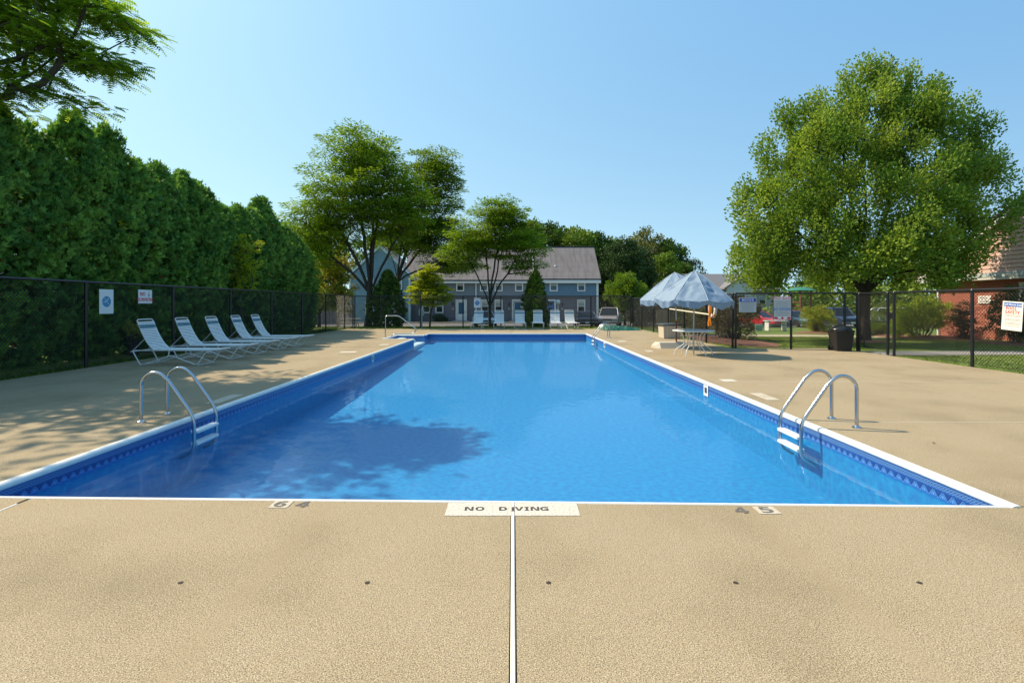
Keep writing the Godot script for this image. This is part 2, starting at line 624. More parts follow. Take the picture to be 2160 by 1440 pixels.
	patch.call("depth_marking", Vector2(4.4, 20.6), Vector2(0.3, 0.4), worn)
	patch.call("depth_marking", Vector2(-4.55, 8.1), Vector2(0.2, 0.75), faded)
	patch.call("depth_marking", Vector2(-5.15, 16.0), Vector2(0.5, 0.35), worn)
	patch.call("depth_marking", Vector2(-4.75, 18.9), Vector2(0.35, 0.5), faded)

# ---------------------------------------------------------------- pool
func tile_print() -> ImageTexture:                # the liner's printed border: a row of fine lattice over a row of triangles
	var w := 96
	var h := 96
	var im := Image.create(w, h, false, Image.FORMAT_RGB8)
	var dark := Color(0.008, 0.025, 0.16).linear_to_srgb()
	var mid := Color(0.02, 0.12, 0.42).linear_to_srgb()
	var light := Color(0.10, 0.30, 0.60).linear_to_srgb()
	for y in h:
		for x in w:
			var c := dark
			if y < 8: c = mid
			elif y < 40:
				var a := absi((x % 16) - 8)
				var b := absi(((y - 8) % 16) - 8)
				if absi(a + b - 8) <= 1: c = light.lerp(Color.WHITE, 0.15)
				elif a + b <= 3: c = mid.lerp(light, 0.4)
			elif y < 44: c = mid
			elif y < 88:
				var u := absf((x % 48) - 24.0)
				var q := float(y - 44)
				var edge := q * 0.52
				if absf(u - edge) < 1.6 and q > 4: c = light
				elif u < edge - 3.0 and q > 8 and q < 40:
					c = mid
					if absf(u - (edge - 8.0)) < 1.4 and q > 18: c = light
					if u < 2.0 and q > 24: c = light.lerp(Color.WHITE, 0.2)
				elif q > 40: c = mid
				elif u > edge + 6.0 and int(u + q) % 6 < 2: c = mid
			else: c = mid
			im.set_pixel(x, y, c)
	return ImageTexture.create_from_image(im)

func pool() -> void:
	var root := thing("swimming_pool", "long rectangular swimming pool with blue liner, printed tile border and white coping", "swimming pool")
	var liner := StandardMaterial3D.new()
	liner.albedo_texture = noise_tex(1024, 0.02, [[0.0, Color(0.0, 0.125, 0.38)], [0.4, Color(0.0, 0.172, 0.425)], [0.6, Color(0.0, 0.188, 0.44)], [1.0, Color(0.0, 0.25, 0.49)]], 41, 5)
	liner.uv1_triplanar = true
	liner.uv1_world_triplanar = true
	liner.uv1_scale = Vector3.ONE / 2.3
	liner.roughness = 0.5
	var band := StandardMaterial3D.new()
	band.albedo_texture = tile_print()
	band.roughness = 0.35
	var top := -0.045
	var low := -0.195
	var corners := [Vector3(PL, 0, near_edge(PL)), Vector3(PR, 0, near_edge(PR)), Vector3(PR, 0, PF), Vector3(PL, 0, PF), Vector3(PL, 0, R1), Vector3(RX, 0, R1), Vector3(RX, 0, R0), Vector3(PL, 0, R0)]
	var t := 0.02
	for i in 8:
		var a: Vector3 = corners[i]
		var b: Vector3 = corners[(i + 1) % 8]
		var d := (b - a).normalized()
		var inward := Vector3.UP.cross(d)            # corners run counter-clockwise seen from above
		var up := Vector3.UP
		var l := a.distance_to(b)
		var sh := Shape.new()
		# wall with thickness behind the water face
		var fa := up * depth(a.z)
		var fb := up * depth(b.z)
		sh.quad(b + fb, a + fa, a + up * -0.02, b + up * -0.02)
		sh.quad(a + fa - inward * 0.08, b + fb - inward * 0.08, b + up * -0.02 - inward * 0.08, a + up * -0.02 - inward * 0.08)
		part("liner_wall", sh.mesh(), liner, root)
		var k := l / 0.20
		var o := inward * 0.003
		sh = Shape.new()
		sh.quad(b + up * low + o, a + up * low + o, a + up * top + o, b + up * top + o, [Vector2(0, 1), Vector2(k, 1), Vector2(k, 0), Vector2(0, 0)])
		part("tile_border", sh.mesh(), band, root)
	var fl := Shape.new()
	fl.quad(Vector3(PL - 0.1, depth(-3.7), -3.7), Vector3(PR + 0.1, depth(-3.7), -3.7), Vector3(PR + 0.1, depth(PF - 0.1), PF - 0.1), Vector3(PL - 0.1, depth(PF - 0.1), PF - 0.1))
	fl.quad(Vector3(RX - 0.1, depth(R0), R0 + 0.1), Vector3(PL - 0.1, depth(R0), R0 + 0.1), Vector3(PL - 0.1, depth(R1), R1 - 0.1), Vector3(RX - 0.1, depth(R1), R1 - 0.1))
	part("pool_floor", fl.mesh(), liner, root)
	# three pale steps in the recess
	var step_m := noisy(Color(0.42, 0.60, 0.66), Color(0.55, 0.70, 0.74), 1.0, 0.02, 0.5, 43)
	for k in 3:
		var x1 := RX + 0.45 * (k + 1)
		var y1 := -0.13 - 0.10 * k
		var sh := Shape.new()
		sh.box(Vector3((RX + x1) / 2 + 0.002, (y1 - 0.5) / 2, (R0 + R1) / 2), Vector3(x1 - RX - 0.004, y1 + 0.5, R0 - R1 - 0.01), 0.03)
		part("step", sh.mesh(), step_m, root)
	# coping: rounded white lengths, butted at the corners
	var white := noisy(Color(0.66, 0.66, 0.62), Color(0.82, 0.82, 0.79), 1.5, 0.02, 0.4, 44)
	var pale_blue := mat(0.30, 0.50, 0.62, 0.45)
	for s in [[Vector3(PR, 0, near_edge(PR) + 0.03), Vector3(PR, 0, PF - 0.05), 1], [Vector3(PL, 0, R0 - 0.0), Vector3(PL, 0, near_edge(PL) - 0.0), -1], [Vector3(PL, 0, PF - 0.05), Vector3(PL, 0, R1 + 0.0), -1]]:
		coping(root, s[0], s[1], white)
	coping(root, Vector3(PR - 0.025, 0, PF), Vector3(PL + 0.025, 0, PF), white)
	coping(root, Vector3(PL - 0.052, 0, R1), Vector3(RX + 0.025, 0, R1), white)
	coping(root, Vector3(RX, 0, R1 - 0.05), Vector3(RX, 0, R0 + 0.05), white)
	coping(root, Vector3(RX + 0.025, 0, R0), Vector3(PL - 0.052, 0, R0), white)
	var nearc := Shape.new()
	var a0 := Vector3(PL - 0.06, 0.0, near_edge(PL - 0.06) + 0.014)
	var b0 := Vector3(PR - 0.022, 0.0, near_edge(PR) + 0.014)
	nearc.box((a0 + b0) / 2 + Vector3(0, -0.02, 0), Vector3(a0.distance_to(b0), 0.05, 0.028), 0.008, Basis(Vector3.UP, -atan2((b0 - a0).z, (b0 - a0).x)))
	part("coping", nearc.mesh(), white, root)
	# skimmer plates in the side walls
	for s in [[PR, 9.77, -1.0, 0.21], [PR, 20.6, -1.0, 0.3], [PL, 15.5, 1.0, 0.22]]:
		var sh := Shape.new()
		var at := Vector3(s[0] + s[2] * 0.012, -0.145, -s[1])
		sh.box(Vector3(0, 0.07, 0), Vector3(0.016, 0.04, s[3]), 0.004)
		sh.box(Vector3(0, -0.085, 0), Vector3(0.016, 0.05, s[3]), 0.004)
		sh.box(Vector3(0, -0.005, s[3] / 2 - 0.02), Vector3(0.016, 0.11, 0.04), 0.004)
		sh.box(Vector3(0, -0.005, -s[3] / 2 + 0.02), Vector3(0.016, 0.11, 0.04), 0.004)
		var f := part("skimmer_plate", sh.mesh(), mat(0.75, 0.76, 0.76, 0.4), root, at)
		part("skimmer_slot", one_box(Vector3(0.006, 0.1, s[3] - 0.08)), mat(0.03, 0.04, 0.06, 0.7), f, Vector3(-s[2] * 0.004, 0.0, 0))
	# water
	var wm := StandardMaterial3D.new()
	wm.transparency = BaseMaterial3D.TRANSPARENCY_ALPHA
	wm.albedo_color = Color(0.75, 0.92, 1.0, 0.03)
	wm.roughness = 0.02
	wm.metallic_specular = 0.235
	wm.normal_enabled = true
	wm.normal_texture = noise_tex(1024, 0.012, [], 51, 2, FastNoiseLite.TYPE_SIMPLEX_SMOOTH, 6.0)
	wm.normal_scale = 0.05
	wm.uv1_scale = Vector3(0.28, 0.22, 1)
	var ws := Shape.new()
	var P := func(x: float, z: float) -> Vector3: return Vector3(x, WATER, z)
	var U := func(q: Vector3) -> Vector2: return Vector2(q.x, q.z)
	for q in [[P.call(PL, near_edge(PL)), P.call(PR, near_edge(PR)), P.call(PR, PF), P.call(PL, PF)], [P.call(RX, R0), P.call(PL, R0), P.call(PL, R1), P.call(RX, R1)]]:
		ws.quad(q[0], q[1], q[2], q[3], [U.call(q[0]), U.call(q[1]), U.call(q[2]), U.call(q[3])])
	struct("water", ws.mesh(), wm)

func coping(root: Node3D, a: Vector3, b: Vector3, m: Material) -> void:      # b follows a with the water on the left hand
	var d := (b - a).normalized()
	var inward := Vector3.UP.cross(d)
	var prof := [Vector2(-0.05, -0.045), Vector2(0.012, -0.047), Vector2(0.022, -0.035), Vector2(0.025, -0.018), Vector2(0.02, -0.002), Vector2(0.006, 0.009), Vector2(-0.015, 0.013), Vector2(-0.04, 0.012), Vector2(-0.05, 0.006)]
	var whole := a.distance_to(b)
	var pieces := maxi(1, int(round(whole / 3.05)))
	if pieces > 1:                                # lengths with a hairline between them
		for i in pieces:
			coping(root, a + d * (whole * i / pieces + (0.002 if i else 0.0)), a + d * (whole * (i + 1) / pieces - (0.002 if i < pieces - 1 else 0.0)), m)
		return
	var rings := []
	var l := whole
	var cap := 0.006
	for s in [[0.0, 0.93], [cap, 1.0], [l - cap, 1.0], [l, 0.93]]:
		var ring := []
		for p in prof:
			ring.append(a + d * s[0] + inward * (p.x + 0.03) * s[1] - inward * 0.03 + Vector3.UP * p.y * s[1])
		rings.append(ring)
	var sh := Shape.new()
	sh.loft(rings)
	part("coping", sh.mesh(), m, root)

# ---------------------------------------------------------------- fences
func link_mesh(w: float, h: float) -> ArrayMesh:         # two sets of slanting wires, woven by a small offset
	var key := ["link", snappedf(w, 0.01), h]
	if cache.has(key): return cache[key]
	var sh := Shape.new()
	var step := 0.085
	var r := 0.0044
	for way in [1.0, -1.0]:
		var k := int(ceil((w + h) / step))
		for i in k:
			var s := -h + i * step if way > 0 else i * step
			var y0 := clampf(-s if way > 0 else s - w, 0.0, h)
			var y1 := clampf((w - s) if way > 0 else s, 0.0, h)
			if y1 - y0 < 0.02: continue
			var parts := int(ceil((y1 - y0) / 0.3))
			for j in parts:
				var ya := lerpf(y0, y1, float(j) / parts)
				var yb := lerpf(y0, y1, float(j + 1) / parts)
				var xa := s + ya if way > 0 else s - ya
				var xb := s + yb if way > 0 else s - yb
				sh.tube([Vector3(xa, ya, way * 0.003), Vector3(xb, yb, way * 0.003)], r, 3, false)
	cache[key] = sh.mesh()
	return cache[key]

func fence_run(label: String, a: Vector3, b: Vector3, posts: Array, h: float, called := "chain_link_fence") -> Node3D:     # posts: distances from a
	var d := (b - a).normalized()
	var turn := -atan2(d.z, d.x)
	var root := thing(called, label, "fence", a, turn, "black chain link fence round the pool")
	var black := mat(0.012, 0.012, 0.016, 0.35)
	var wire := mat(0.015, 0.015, 0.017, 0.5)
	for p in posts:
		var sh := Shape.new()
		sh.tube([Vector3(0, -0.05, 0), Vector3(0, h - 0.02, 0)], 0.038, 12)
		sh.lathe([Vector2(0.042, h - 0.05), Vector2(0.042, h), Vector2(0.03, h + 0.025), Vector2(0.0, h + 0.035)], 12)
		part("post", sh.mesh(), black, root, Vector3(p, 0, 0))
	var l: float = a.distance_to(b)
	var rail := Shape.new()
	rail.tube([Vector3(0, h, 0), Vector3(l, h, 0)], 0.030, 10)
	part("top_rail", rail.mesh(), black, root)
	var low := Shape.new()
	low.tube([Vector3(0, 0.06, 0.01), Vector3(l, 0.06, 0.01)], 0.004, 5)
	part("tension_wire", low.mesh(), wire, root)
	for i in posts.size() - 1:
		var w: float = posts[i + 1] - posts[i]
		var net := part("chain_link", link_mesh(w - 0.06, h - 0.06), wire, root, Vector3(posts[i] + 0.03, 0.03, -0.02))
		net.set_meta("kind", "stuff")
	return root

func fences() -> void:
	var ps := []
	for i in 8: ps.append(0.0 + 3.1 * i)
	ps.append(23.3)
	fence_run("long black chain link fence between the deck and the tall arborvitae hedge", Vector3(-10.1, 0, -9.0), Vector3(-10.1, 0, -32.3), ps.slice(0, 8) + [23.3], 2.02)
	ps = [0.04, 2.0, 4.9, 7.75, 10.6, 13.45, 16.3, 17.56]
	fence_run("black chain link fence across the far end behind the six white loungers", Vector3(-10.06, 0, -32.4), Vector3(7.5, 0, -32.4), [0.04, 1.7, 4.2, 6.9, 9.3, 12.1, 15.0, 17.52], 2.0)
	fence_run("black chain link fence running back past the umbrellas and life ring", Vector3(7.56, 0, -32.3), Vector3(7.56, 0, -17.5), [0.06, 2.3, 4.8, 7.4, 9.7, 12.3, 14.7], 1.85)
	var f := fence_run("black chain link fence with the two notice signs, in front of the parked cars", Vector3(7.56, 0, -17.42), Vector3(11.3, 0, -16.75), [0.02, 1.77, 3.4, 3.78], 1.86)
	# the gate side
	f = fence_run("black chain link fence with a gate, beside the lawn and brick building", Vector3(11.24, 0, -16.6), Vector3(10.98, 0, -4.0), [0.0, 1.3, 1.56, 4.18, 6.8, 9.4, 12.4], 1.84)
	var black := mat(0.012, 0.012, 0.016, 0.35)
	var g := Shape.new()
	g.tube([Vector3(0.1, 0.12, -0.09), Vector3(0.1, 1.78, -0.09), Vector3(1.22, 1.78, -0.09), Vector3(1.22, 0.12, -0.09), Vector3(0.1, 0.12, -0.09)], 0.02, 8)
	g.tube([Vector3(0.1, 0.95, -0.09), Vector3(1.22, 0.95, -0.09)], 0.016, 8)
	var gate := part("gate", g.mesh(), black, f)
	var lt := Shape.new()
	lt.box(Vector3(1.26, 1.15, -0.12), Vector3(0.1, 0.16, 0.09), 0.015)
	lt.tube([Vector3(1.2, 1.05, -0.12), Vector3(1.42, 1.05, -0.12)], 0.012, 6)
	part("latch", lt.mesh(), black, gate)

# ---------------------------------------------------------------- buildings
func window(root: Node3D, c: Vector3, w: float, h: float, trim: Material, glass: Material, sash_split := true) -> void:
	var sh := Shape.new()
	var t := 0.13
	for s in [-1.0, 1.0]:
		sh.box(Vector3(s * (w / 2 - t / 2), 0, 0.03), Vector3(t, h, 0.1), 0.012)
		sh.box(Vector3(0, s * (h / 2 - t / 2), 0.032), Vector3(w - 2 * t, t, 0.1), 0.012)
	var win := part("window", sh.mesh(), trim, root, c)
	if sash_split:
		part("sash", one_box(Vector3(w - 2 * t, 0.06, 0.07), 0.01), trim, win, Vector3(0, 0, 0.0))
		part("pane", one_box(Vector3(w - 2 * t, h / 2 - t - 0.03, 0.02)), glass, win, Vector3(0, -(h / 4 - t / 2 + 0.015), -0.01))
		part("pane", one_box(Vector3(w - 2 * t, h / 2 - t - 0.03, 0.02)), mat(0.32, 0.36, 0.37, 0.35), win, Vector3(0, h / 4 - t / 2 + 0.015, 0.004))
		part("blind", one_box(Vector3(w - 2 * t - 0.04, h * 0.16, 0.01)), mat(0.55, 0.57, 0.55, 0.7), win, Vector3(0, h / 2 - t - h * 0.08, 0.018))
	else:
		part("pane", one_box(Vector3(w - 2 * t, h - 2 * t, 0.02)), glass, win)

func siding(c: Color, lap := 0.16, sd := 61) -> StandardMaterial3D:
	var m := noisy(c * 0.9, c * 1.08, 3.0, 0.01, 0.6, sd)
	return m

func laps(sh: Shape, x0: float, x1: float, y0: float, y1: float, z: float, lap := 0.2) -> void:     # clapboards, each tilted out at its foot
	var y := y0
	while y < y1 - 0.02:
		var t := minf(y + lap, y1)
		sh.quad(Vector3(x0, y, z + 0.022), Vector3(x1, y, z + 0.022), Vector3(x1, t, z), Vector3(x0, t, z))
		sh.quad(Vector3(x0, y, z), Vector3(x1, y, z), Vector3(x1, y, z + 0.022), Vector3(x0, y, z + 0.022))
		y = t

func house() -> void:
	var z := -58.0
	var gy := -0.5
	var root := thing("townhouse", "long two-storey blue-grey townhouse with weathered grey shingle roof and white trim", "house", Vector3(0, gy, z))
	var trim := mat(0.76, 0.76, 0.77, 0.5)
	var glass := mat(0.015, 0.018, 0.02, 0.08)
	var k := 58.0 / 1080.0
	var X := func(px: float) -> float: return (px - 1082.0) * k
	var Y := func(py: float) -> float: return 1.5 - (py - 641.0) * k - gy
	var xl: float = X.call(868)
	var xr: float = X.call(1262)
	var xm: float = X.call(1003)
	var xs: float = X.call(1127)
	var eave: float = Y.call(590)
	var ridge: float = Y.call(522) + 0.45
	var floor2: float = Y.call(626)
	var brick := noisy(Color(0.125, 0.12, 0.155), Color(0.215, 0.205, 0.25), 0.9, 0.04, 0.85, 62)
	# walls: brick below, clapboard above
	var wall := Shape.new()
	wall.box(Vector3((xl + xr) / 2, floor2 / 2 - 0.1, -4.6), Vector3(xr - xl, floor2 + 0.2, 9.0))
	part("brick_wall", wall.mesh(), brick, root)
	var gap := [[xl, xm, Color(0.18, 0.215, 0.265)], [xm, xs, Color(0.195, 0.225, 0.27)], [xs, xr, Color(0.125, 0.215, 0.31)]]
	for i in 3:
		var g: Array = gap[i]
		var sh := Shape.new()
		laps(sh, g[0], g[1], floor2, eave, 0.0 if i == 0 else 0.06)
		sh.box(Vector3((g[0] + g[1]) / 2, (floor2 + eave) / 2, -4.6), Vector3(g[1] - g[0], eave - floor2, 9.1))
		part("clapboard_wall", sh.mesh(), siding(g[2], 0.2, 63 + i), root)
	for x in [xl + 0.05, xr - 0.05]:
		var gable := Shape.new()
		gable.prism(PackedVector2Array([Vector2(-9.1, eave), Vector2(0.0, eave), Vector2(-4.6, ridge - 0.1)]), Vector3(x - 0.05, 0, 0), Vector3(0, 0, 1), Vector3.UP, Vector3(0.1, 0, 0))
		part("gable_wall", gable.mesh(), siding(Color(0.10, 0.19, 0.29)), root)
	# roofs
	var shingle := StandardMaterial3D.new()
	shingle.albedo_texture = noise_tex(512, 0.014, [[0.0, Color(0.085, 0.074, 0.072)], [0.3, Color(0.145, 0.13, 0.13)], [0.55, Color(0.175, 0.16, 0.16)], [1.0, Color(0.21, 0.19, 0.19)]], 71, 6)
	shingle.uv1_triplanar = true
	shingle.uv1_world_triplanar = true
	shingle.uv1_scale = Vector3(0.28, 0.06, 0.06)
	shingle.roughness = 0.95
	for s in [[xl - 1.0, xs, 0.0], [xs, xr + 0.25, 0.14]]:
		var sh := Shape.new()
		var lift: float = s[2]
		sh.prism(PackedVector2Array([Vector2(0.42, eave - 0.02 + lift), Vector2(-4.6, ridge + lift), Vector2(-9.6, eave - 0.02 + lift), Vector2(-9.6, eave - 0.2 + lift), Vector2(-4.6, ridge - 0.2 + lift), Vector2(0.42, eave - 0.2 + lift)]), Vector3(s[0], 0, 0), Vector3(0, 0, 1), Vector3.UP, Vector3(s[1] - s[0], 0, 0))
		var roof := part("roof", sh.mesh(), shingle, root)
		# courses of shingles along the slope
		var rows := Shape.new()
		var n := 26
		for i in n:
			var a := Vector3(0, eave - 0.02 + lift, 0.42).lerp(Vector3(0, ridge + lift, -4.6), float(i) / n)
			var b := Vector3(0, eave - 0.02 + lift, 0.42).lerp(Vector3(0, ridge + lift, -4.6), float(i + 1) / n)
			rows.quad(Vector3(s[0] + 0.02, a.y + 0.022, a.z), Vector3(s[1] - 0.02, a.y + 0.022, a.z), Vector3(s[1] - 0.02, b.y + 0.006, b.z), Vector3(s[0] + 0.02, b.y + 0.006, b.z))
			rows.quad(Vector3(s[0] + 0.02, a.y + 0.004, a.z), Vector3(s[1] - 0.02, a.y + 0.004, a.z), Vector3(s[1] - 0.02, a.y + 0.022, a.z), Vector3(s[0] + 0.02, a.y + 0.022, a.z))
		part("shingle_courses", rows.mesh(), shingle, roof)
		part("ridge_cap", one_box(Vector3(s[1] - s[0], 0.06, 0.3), 0.02), mat(0.045, 0.043, 0.045, 0.9), roof, Vector3((s[0] + s[1]) / 2, ridge + lift + 0.02, -4.6))
	# white parapet edge between the roofs, fascia, corner boards, downspout
	var rk := Shape.new()
	rk.prism(PackedVector2Array([Vector2(0.46, eave + 0.0), Vector2(-4.6, ridge + 0.02), Vector2(-4.6, ridge + 0.28), Vector2(0.46, eave + 0.24)]), Vector3(xs - 0.12, 0, 0), Vector3(0, 0, 1), Vector3.UP, Vector3(0.118, 0, 0))
	part("parapet_edge", rk.mesh(), trim, root)
	for s in [[xl, xs - 0.13], [xs + 0.005, xr + 0.25]]:
		part("fascia", one_box(Vector3(s[1] - s[0], 0.36, 0.1), 0.01), trim, root, Vector3((s[0] + s[1]) / 2, eave - 0.22, 0.36))
	for x in [xr - 0.1]:
		part("corner_board", one_box(Vector3(0.24, eave + 0.1, 0.1), 0.01), trim, root, Vector3(x, eave / 2, 0.075))
	var dp := Shape.new()
	dp.tube([Vector3(xm + 0.06, eave - 0.1, 0.35), Vector3(xm + 0.06, eave - 0.45, 0.16), Vector3(xm + 0.06, 0.1, 0.16), Vector3(xm + 0.06, 0.03, 0.4)], 0.07, 6)
	part("downspout", dp.mesh(), trim, root)
	# roof vents
	for v in [[996.0, 551.0], [1085.0, 566.0], [1174.0, 563.0]]:
		var x: float = X.call(v[0])
		var yy: float = Y.call(v[1]) + 0.1
		var tt := (yy - eave) / (ridge - eave)
		var sh := Shape.new()
		sh.lathe([Vector2(0.06, -0.3), Vector2(0.06, 0.16), Vector2(0.15, 0.18), Vector2(0.13, 0.3), Vector2(0, 0.33)], 10)
		part("roof_vent", sh.mesh(), mat(0.8, 0.8, 0.8, 0.35, 0.3), root, Vector3(x, yy - 0.1, 0.42 - 5.02 * tt))
	# windows: upper row, lower row, doors
	for px in [970.8, 1021.0, 1051.7, 1095.0, 1167.8, 1226.0]:
		window(root, Vector3(X.call(px), Y.call(601.7), 0.07), 0.92, 1.36, trim, glass)
	for px in [899.0, 926.8, 1023.0, 1051.7, 1226.0]:
		window(root, Vector3(X.call(px), Y.call(646.0), 0.0), 0.92, 1.55, trim, glass)
	for dd in [[973.0, Color(0.8, 0.82, 0.84), true], [1091.7, Color(0.42, 0.43, 0.45), true], [1160.5, Color(0.04, 0.15, 0.42), false]]:
		var fr := Shape.new()
		for s in [-1.0, 1.0]:
			fr.box(Vector3(s * 0.56, 1.12, 0.03), Vector3(0.16, 2.24, 0.14), 0.01)
		fr.box(Vector3(0, 2.31, 0.032), Vector3(1.28, 0.18, 0.16), 0.01)
		var frame := part("door_frame", fr.mesh(), trim, root, Vector3(X.call(dd[0]), 0.12, 0.0))
		var col: Color = dd[1]
		var door := part("door", one_box(Vector3(0.95, 2.2, 0.06), 0.01), mat(col.r, col.g, col.b, 0.4), root, Vector3(X.call(dd[0]), 1.22, 0.0))
		if dd[2]:
			part("door_glass", one_box(Vector3(0.62, 1.3, 0.02)), mat(0.05, 0.14, 0.26, 0.06), door, Vector3(0, 0.3, 0.035))
		else:
			for yy in [-0.6, 0.15]:
				for xx in [-0.22, 0.22]:
					part("door_panel", one_box(Vector3(0.32, 0.55, 0.03), 0.012), mat(0.045, 0.17, 0.46, 0.4), door, Vector3(xx, yy, 0.03))
			part("door_glass", one_box(Vector3(0.6, 0.28, 0.02)), mat(0.02, 0.03, 0.04, 0.1), door, Vector3(0, 0.82, 0.035))
		part("handle", one_box(Vector3(0.05, 0.14, 0.06), 0.01), mat(0.4, 0.38, 0.3, 0.3, 0.8), door, Vector3(0.4, -0.1, 0.05))
		part("porch_slab", one_box(Vector3(1.9, 0.24, 1.5), 0.02), noisy(Color(0.30, 0.27, 0.24), Color(0.4, 0.36, 0.32), 1.0, 0.02, 0.9, 24), root, Vector3(X.call(dd[0]), 0.0, 0.8))
		var lamp := Shape.new()
		lamp.lathe([Vector2(0.05, -0.16), Vector2(0.1, 0.06), Vector2(0.12, 0.08), Vector2(0.0, 0.2)], 8)
		part("wall_lantern", lamp.mesh(), mat(0.02, 0.02, 0.02, 0.4), root, Vector3(X.call(dd[0]) - 0.95 if dd[0] < 1100 else X.call(1186.0), 1.95, 0.14))
		part("number_plate", one_box(Vector3(0.26, 0.2, 0.03), 0.006), mat(0.4, 0.4, 0.42, 0.5), root, Vector3(X.call(dd[0]) - 0.95 if dd[0] < 1100 else X.call(1186.0), 1.45, 0.02))
	# the gabled wing at the end
	var wl: float = X.call(742)
	var wr: float = X.call(869)
	var we: float = Y.call(586)
	var wp: float = Y.call(522)
	var teal := siding(Color(0.14, 0.25, 0.31), 0.2, 66)
	var wing := Shape.new()
	wing.box(Vector3((wl + wr) / 2, we / 2 - 0.1, -2.6), Vector3(wr - wl, we + 0.2, 6.9))
	laps(wing, wl, wr, 0.0, we, 0.85)
	var gm := 14
	for i in gm:
		var a := we + (wp - 0.05 - we) * i / gm
		var b := we + (wp - 0.05 - we) * (i + 1) / gm
		var c0 := (wl + wr) / 2
		var ha := (wr - wl) / 2 * (1 - float(i) / gm)
		var hb := (wr - wl) / 2 * (1 - float(i + 1) / gm)
		wing.quad(Vector3(c0 - ha, a, 0.872), Vector3(c0 + ha, a, 0.872), Vector3(c0 + hb, b, 0.85), Vector3(c0 - hb, b, 0.85))
	part("wing_wall", wing.mesh(), teal, root)
	var wroof := Shape.new()
	var c1 := (wl + wr) / 2
	wroof.prism(PackedVector2Array([Vector2(wl - 0.5, we - 0.2), Vector2(c1, wp), Vector2(wr + 0.5, we - 0.2), Vector2(wr + 0.5, we - 0.02), Vector2(c1, wp + 0.2), Vector2(wl - 0.5, we - 0.02)]), Vector3(0, 0, 0.85), Vector3.RIGHT, Vector3.UP, Vector3(0, 0, -7.0))
	part("roof", wroof.mesh(), shingle, root)
	var rake := Shape.new()
	rake.prism(PackedVector2Array([Vector2(wl - 0.52, we - 0.32), Vector2(c1, wp - 0.1), Vector2(wr + 0.52, we - 0.32), Vector2(wr + 0.52, we - 0.02), Vector2(c1, wp + 0.21), Vector2(wl - 0.52, we - 0.02)]), Vector3(0, 0, 1.05), Vector3.RIGHT, Vector3.UP, Vector3(0, 0, -0.18))
	part("rake_board", rake.mesh(), mat(0.45, 0.55, 0.58, 0.5), root)
	for x in [wl + 0.1, wr - 0.1]:
		part("corner_board", one_box(Vector3(0.22, we - 0.1, 0.08), 0.01), mat(0.45, 0.55, 0.58, 0.5), root, Vector3(x, we / 2 - 0.05, 0.9))
	for px in [784.0, 843.0]:
		window(root, Vector3(X.call(px), Y.call(599), 0.9), 0.95, 1.4, mat(0.45, 0.55, 0.58, 0.5), glass)
		window(root, Vector3(X.call(px), Y.call(650), 0.9), 0.95, 1.5, mat(0.45, 0.55, 0.58, 0.5), glass)

